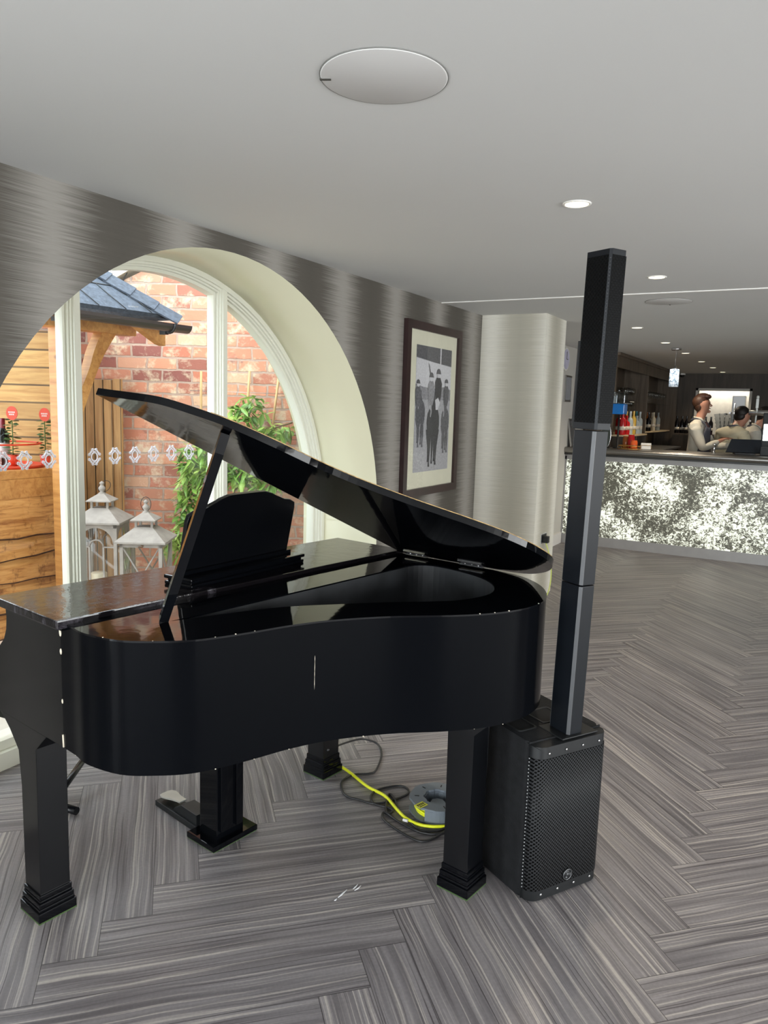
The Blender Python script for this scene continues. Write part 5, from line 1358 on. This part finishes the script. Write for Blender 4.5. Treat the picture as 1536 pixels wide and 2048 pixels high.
# pendant over the bar
pn = empty('pendant_lamp', (-1.405, 9.1, 0), 0, 'crystal cylinder pendant lamp glowing cold white above the bar', 'pendant lamp')
MB().lathe([(0, ZC - .025), (.05, ZC - .025), (.055, ZC), (0, ZC)], 24).build('ceiling_rose', M['chrome'], pn)
MB().tube([(0, 0, ZC - .02), (0, 0, 2.08)], .0025, 6).build('cord', M['steel'], pn)
MB().lathe([(0, 2.11), (.012, 2.11), (.016, 2.085), (.045, 2.078), (.045, 2.07), (0, 2.07)], 20).build('lamp_cap', M['chrome'], pn)
def crystal():
    t = NT('lit_crystal'); co = t.coord(); n = t.noise(co, 55, 3, 0.7)
    c = t.ramp(n, [(0.40, (0.05, 0.07, 0.10, 1)), (0.50, (0.45, 0.6, 0.7, 1)), (0.58, (1, 1, 1, 1))])
    z = t.sep(co)[2]; m = t.math('MULTIPLY', t.math('SUBTRACT', z, 1.86), 6.0, clamp=True)
    t.l(c, t.p.inputs['Emission Color']); t.l(t.math('ADD', t.math('MULTIPLY', m, 1.6), 0.25), t.p.inputs['Emission Strength']); t.set(Base_Color=(0.3, 0.34, 0.38, 1), Roughness=0.08); return t.m
MB().lathe([(.0, 1.875), (.050, 1.875), (.052, 1.88), (.050, 2.07), (.0, 2.075)], 24).build('crystal_shade', crystal(), pn)
# security camera
cc = empty('security_camera', (-2.09, 14.40, 2.305), 0, 'small white dome security camera on the ceiling by the back wall', 'camera')
MB().lathe([(.05, 0), (.055, -.01), (.055, -.03)], 20).build('camera_base', M['white'], cc); MB().ball((0, 0, -.03), .045, 14).build('dome', M['blackplastic'], cc)
# kitchen items in the hatch
kt = empty('kitchen_oven', (-1.15, 14.78, 0), 0, 'stainless steel kitchen appliance seen through the bright hatch', 'appliance')
MB().box((-.11, -.12, 0), (.10, .12, 1.93), bevel=.01).build('appliance_body', M['steel'], kt); MB().tube([(-.06, -.14, 1.35), (-.06, -.14, 1.80)], .012, 10).build('handle', M['chrome'], kt)
# stack of plastic cups and a glass rack behind the first bartender
sc_ = empty('cup_stack', (-1.10, 11.92, 0), 0, 'leaning stacks of clear plastic cups behind the tall bartender', 'cups')
cb_ = MB()
for i, (dx_, tl_) in enumerate(((-.09, -.20), (-.03, -.08), (.03, .05), (.09, .18))):
    T_ = TR((dx_ * .4, 0, 1.22), (0, tl_, 0))
    for k in range(7): cb_.lathe([(.030, .055 * k), (.040, .055 * k + .05), (.043, .055 * k + .054)], 14, T_)
cb_.build('cups', glass('milky_cups', (0.72, 0.74, 0.76, 1), 1.0, 0.2), sc_)
MB().box((-.14, -.10, 0), (.14, .10, 1.21)).build('cup_stand', M['steel'], sc_)
rk = empty('glass_rack', (-.80, 12.3, 0), 0, 'curved chrome rack behind the bartenders below the kitchen hatch', 'rack')
rm = MB()
for k in range(9):
    a = math.radians(15 + 12 * k); rm.tube([(-.22 + .30 * math.cos(a), -.12, 1.32 + .30 * math.sin(a)), (-.22 + .30 * math.cos(a), .12, 1.32 + .30 * math.sin(a))], .014, 8)
rm.build('rack_bars', M['chrome'], rk); MB().box((-.30, -.16, 0), (.15, .16, 1.30)).build('rack_stand', M['blackplastic'], rk)

# ------------------------------------------------------------------ people
def skin(name, V, E, mat, parent, levels=2, root=0):
    keys = list(V); me = bpy.data.meshes.new(name)
    bm = bmesh.new(); L = bm.verts.layers.skin.verify(); vs_ = []
    for i, k in enumerate(keys):
        v = bm.verts.new(V[k][0]); r = V[k][1]; ry = V[k][2] if len(V[k]) > 2 else r
        v[L].radius = (r, ry); v[L].use_root = (i == root); vs_.append(v)
    for a, b in E: bm.edges.new((vs_[keys.index(a)], vs_[keys.index(b)]))
    bm.to_mesh(me); bm.free()
    o = bpy.data.objects.new(name, me); COL.objects.link(o); o.parent = parent
    sk = o.modifiers.new('skin', 'SKIN'); sk.use_smooth_shade = True; sk.branch_smoothing = 0.3
    sb = o.modifiers.new('subdivision', 'SUBSURF'); sb.levels = levels; sb.render_levels = levels
    me.materials.append(mat); return o
def person(loc, heading, label, arms, bend=0.0, head_pitch=0.0, head_yaw=0.0, hair='hairbrown', shirt='shirt', hgt=1.0, vest=None, long_top=False):
    """local x = facing, y = left; bend leans the trunk forward from the hips"""
    t = empty('person', loc, heading, label, 'person')
    hip = Vector((0, 0, .93 * hgt))
    Rb = Matrix.Rotation(bend, 3, 'Y')
    def T_(v): return hip + Rb @ (Vector(v) * hgt)
    neck = T_((.0, 0, .52)); hc = neck + (Rb @ Vector((0.02, 0, 0.06)) * hgt)
    Rh = Matrix.Rotation(head_yaw, 3, 'Z') @ Matrix.Rotation(head_pitch, 3, 'Y')
    headc = neck + Rb @ Vector((.01, 0, .07)) * hgt + Rh @ Vector((.025, 0, .095)) * hgt
    def H(v): return headc + Rh @ (Vector(v) * hgt)
    V = {'pel': (tuple(hip), .135, .105), 'bel': (tuple(T_((.01, 0, .14))), .125, .10), 'che': (tuple(T_((.0, 0, .32))), .125, .095), 'sho': (tuple(T_((-.005, 0, .43))), .058, .056),
         'nek': (tuple(neck), .056), 'jaw': (tuple(H((.018, 0, -.070))), .082, .068), 'hed': (tuple(H((.006, 0, .005))), .118, .094), 'crn': (tuple(H((-.005, 0, .070))), .095, .085)}
    E_ = [('pel', 'bel'), ('bel', 'che'), ('che', 'sho'), ('sho', 'nek'), ('nek', 'jaw'), ('jaw', 'hed'), ('hed', 'crn')]
    SV = {'pel': (tuple(T_((0, 0, .02))), .148, .120), 'bel': (tuple(T_((.01, 0, .14))), .142, .118), 'che': (tuple(T_((.0, 0, .32))), .160, .128), 'sho': (tuple(T_((-.005, 0, .44))), .118, .108), 'col': (tuple(T_((.005, 0, .515))), .076, .074)}
    SE = [('pel', 'bel'), ('bel', 'che'), ('che', 'sho'), ('sho', 'col')]
    for sd, nm in ((1, 'l'), (-1, 'r')):
        sh = T_((-.005, .165 * sd, .415)); el, wr = [hip * 0 + Vector((0, 0, 0)) + T_(a) for a in arms[nm]]
        V[nm + 's'] = (tuple(sh), .034); V[nm + 'e'] = (tuple(el), .032); V[nm + 'w'] = (tuple(wr), .027)
        E_ += [('sho', nm + 's'), (nm + 's', nm + 'e'), (nm + 'e', nm + 'w')]
        SV[nm + 's'] = (tuple(sh), .088); SV[nm + 'q'] = (tuple(sh.lerp(el, .25)), .080); SV[nm + 'm'] = (tuple(sh.lerp(el, .55)), .068); SV[nm + 'e'] = (tuple(el), .056); SV[nm + 'w'] = (tuple(el.lerp(wr, .92)), .040)
        SE += [('sho', nm + 's'), (nm + 's', nm + 'q'), (nm + 'q', nm + 'm'), (nm + 'm', nm + 'e'), (nm + 'e', nm + 'w')]
        MB().ball(tuple(sh.lerp(el, .16)), .078, 14, (1, 1, 1)).tube([tuple(sh.lerp(T_((0, 0, .42)), .25)), tuple(sh), tuple(sh.lerp(el, .35))], [.080, .076, .068], 14).build('sleeve_cap', M[shirt], t, smooth=True)
        d = (wr - el).normalized(); pal = wr + d * .05; V[nm + 'p'] = (tuple(pal), .030, .020); E_.append((nm + 'w', nm + 'p'))
        s2 = d.cross(Vector((0, 0, 1))); s2 = s2.normalized() if s2.length > .1 else Vector((0, 1, 0)); dn = Vector((0, 0, -1))
        for i, (o_, L2_) in enumerate(((-.024, .060), (-.008, .072), (.008, .068), (.024, .052))):
            a = pal + s2 * o_ + d * .030; b = a + d * L2_ * .55 + dn * .010; c = b + d * L2_ * .35 + dn * .022
            for q, (pt, rr) in enumerate(((a, .0095), (b, .0085), (c, .0072))): V['%sf%d%d' % (nm, i, q)] = (tuple(pt), rr)
            E_ += [(nm + 'p', '%sf%d0' % (nm, i)), ('%sf%d0' % (nm, i), '%sf%d1' % (nm, i)), ('%sf%d1' % (nm, i), '%sf%d2' % (nm, i))]
        a = pal + s2 * (-.032) - d * .015 + dn * .004; b = a + s2 * (-.018) + d * .030 + dn * .010
        V[nm + 't0'] = (tuple(a), .0105); V[nm + 't1'] = (tuple(b), .0085); E_ += [(nm + 'p', nm + 't0'), (nm + 't0', nm + 't1')]
        hp = hip + Vector((0, .09 * sd, -.03)); kn = Vector((.02, .10 * sd, .50 * hgt)); an = Vector((-.02, .10 * sd, .09)); toe = Vector((.13, .11 * sd, .035))
        V[nm + 'h'] = (tuple(hp), .085); V[nm + 'k'] = (tuple(kn), .056); V[nm + 'a'] = (tuple(an), .038); V[nm + 'o'] = (tuple(toe), .035)
        E_ += [('pel', nm + 'h'), (nm + 'h', nm + 'k'), (nm + 'k', nm + 'a'), (nm + 'a', nm + 'o')]
        TV = {'a': (tuple(hp), .100), 'b': (tuple(kn), .075), 'c': (tuple(an + Vector((0, 0, .0))), .055)}
        skin('trouser_leg', TV, [('a', 'b'), ('b', 'c')], M['trouser'], t)
    skin('body', V, E_, M['skin'], t)
    skin('shirt', SV, SE, M[shirt], t)
    # face: nose, brow, mouth, eyes, ears
    def blob(name, c, r, sc, mat, par=t):
        HM = Matrix.Translation(headc) @ Rh.to_4x4()
        return MB(T=HM).ball(tuple(Vector(c) * hgt), r * hgt, 12, sc).build(name, mat, par)
    fc = MB(T=Matrix.Translation(headc) @ Rh.to_4x4())
    fc.tube([(.083, 0, .012), (.098, 0, -.012), (.112, 0, -.026), (.094, 0, -.036)], [.007, .010, .013, .008], 8)
    for sy in (-1, 1): fc.ball((.0, .080 * sy, -.008), .026, 10, (.7, .35, 1.1)); fc.ball((.080, .032 * sy, .022), .014, 8, (.6, 1.5, .5))
    fc.ball((.076, 0, -.098), .024, 10, (.9, 1.1, .8))
    fc.build('face_features', M['skin'], t, smooth=True)
    e_ = MB(T=Matrix.Translation(headc) @ Rh.to_4x4())
    for sy in (-1, 1): e_.ball((.083, .032 * sy, .006), .010, 8, (.5, 1.2, .6))
    e_.build('eyes', plain('dark_eyes', srgb(40, 28, 24), 0.2), t)
    MB(T=Matrix.Translation(headc) @ Rh.to_4x4()).ball((.090, 0, -.060), .012, 8, (.5, 1.9, .45)).build('mouth', plain('lips', srgb(150, 84, 76), 0.5), t)
    hr = MB(T=Matrix.Translation(headc) @ Rh.to_4x4())
    hr.ball((-.022, 0, .035), .105, 18, (.98, .86, .88)); hr.ball((-.045, 0, -.015), .082, 14, (.70, .98, .95))
    if long_top:
        for k in range(9): hr.ball((.045 + .012 * math.sin(k), -.060 + .015 * k, .088 + .006 * math.cos(k * 2)), .034, 10, (1.3, 1, .8))
        hr.ball((.0, 0, .10), .075, 14, (1.1, 1, .55))
    hr.build('hair', M[hair], t, smooth=True)
    def band(name, z0, z1, a0, a1, rx0, rx1, mat, n=14):
        m = MB(); rows = 6; g = []
        for j in range(rows + 1):
            f = j / rows; z = z0 + (z1 - z0) * f; row = []
            aa = a0[0] + (a0[1] - a0[0]) * f; ab = a1[0] + (a1[1] - a1[0]) * f
            for i in range(n + 1):
                a = aa + (ab - aa) * i / n
                rx = rx0[0] + (rx0[1] - rx0[0]) * f; ry = rx1[0] + (rx1[1] - rx1[0]) * f
                row.append(m._v(T_((rx * math.cos(a), ry * math.sin(a), z))))
            g.append(row)
        for j in range(rows):
            for i in range(n): m.face([g[j][i], g[j][i + 1], g[j + 1][i + 1], g[j + 1][i]])
        o = m.build(name, mat, t); so_ = o.modifiers.new('thickness', 'SOLIDIFY'); so_.thickness = .012
        for p_ in o.data.polygons: p_.use_smooth = True
        return o
    if vest:
        if vest == 'apron':
            band('apron_bib', .08, .42, (-1.25, -.72), (1.25, .72), (.160, .150), (.180, .165), M['apron'])
            band('apron_skirt', -.42, .08, (-1.7, -1.45), (1.7, 1.45), (.195, .165), (.205, .185), M['apron'])
        else:
            band('waistcoat', .02, .45, (-1.5, -1.0), (1.5, 1.0), (.165, .135), (.185, .165), M['apron'])
            band('apron_skirt', -.45, .06, (-2.8, -2.6), (2.8, 2.6), (.185, .165), (.195, .185), M['trouser'])
        stp = MB()
        for sy in (-1, 1): stp.tube(smooth_open([T_((.128, .085 * sy, .40)), T_((.085, .082 * sy, .465)), T_((.0, .075 * sy, .51)), T_((-.065, .05 * sy, .50)), T_((-.092, 0, .475))], 4), .011, 6)
        stp.build('apron_strap', M['apron'], t)
        tm = MB(); tm.tube([T_((.075, 0, .475)), T_((.115, 0, .43)), T_((.155, 0, .33))], [.018, .016, .022], 6); tm.build('tie', M['tie'], t)
        cl = MB(); 
        for sy in (-1, 1): cl.tube([T_((-.05, .035 * sy, .53)), T_((.03, .062 * sy, .515)), T_((.075, .02 * sy, .48))], [.014, .018, .012], 6)
        cl.build('collar', M[shirt], t)
    return t
FA = math.atan2(RH.y, RH.x)
person((-1.27, 10.30, 0), FA - .60, 'person in white shirt, tie and grey apron standing arms folded behind the bar', {'r': ((.13, -.22, .17), (.27, -.02, .27)), 'l': ((.15, .21, .19), (.40, .08, .22))}, bend=.03, head_pitch=-.10, head_yaw=.50, hair='hairbrown', vest='apron', hgt=1.055, long_top=True)
person((-1.02, 10.72, 0), FA + .45, 'person in cream shirt seen from behind leaning over with short dark hair', {'r': ((.20, -.26, .18), (.34, -.14, .02)), 'l': ((.22, .24, .16), (.36, .10, .02))}, bend=.50, head_pitch=.40, hair='hairdark', shirt='shirt2', vest='waistcoat', hgt=1.035)
person((-.86, 11.26, 0), FA - .20, 'person in white shirt and waistcoat looking down at the far right behind the bar', {'r': ((.16, -.22, .16), (.36, -.10, .06)), 'l': ((.18, .22, .16), (.36, .10, .06))}, bend=.42, head_pitch=.50, hair='hairdark', vest='waistcoat', hgt=1.03)
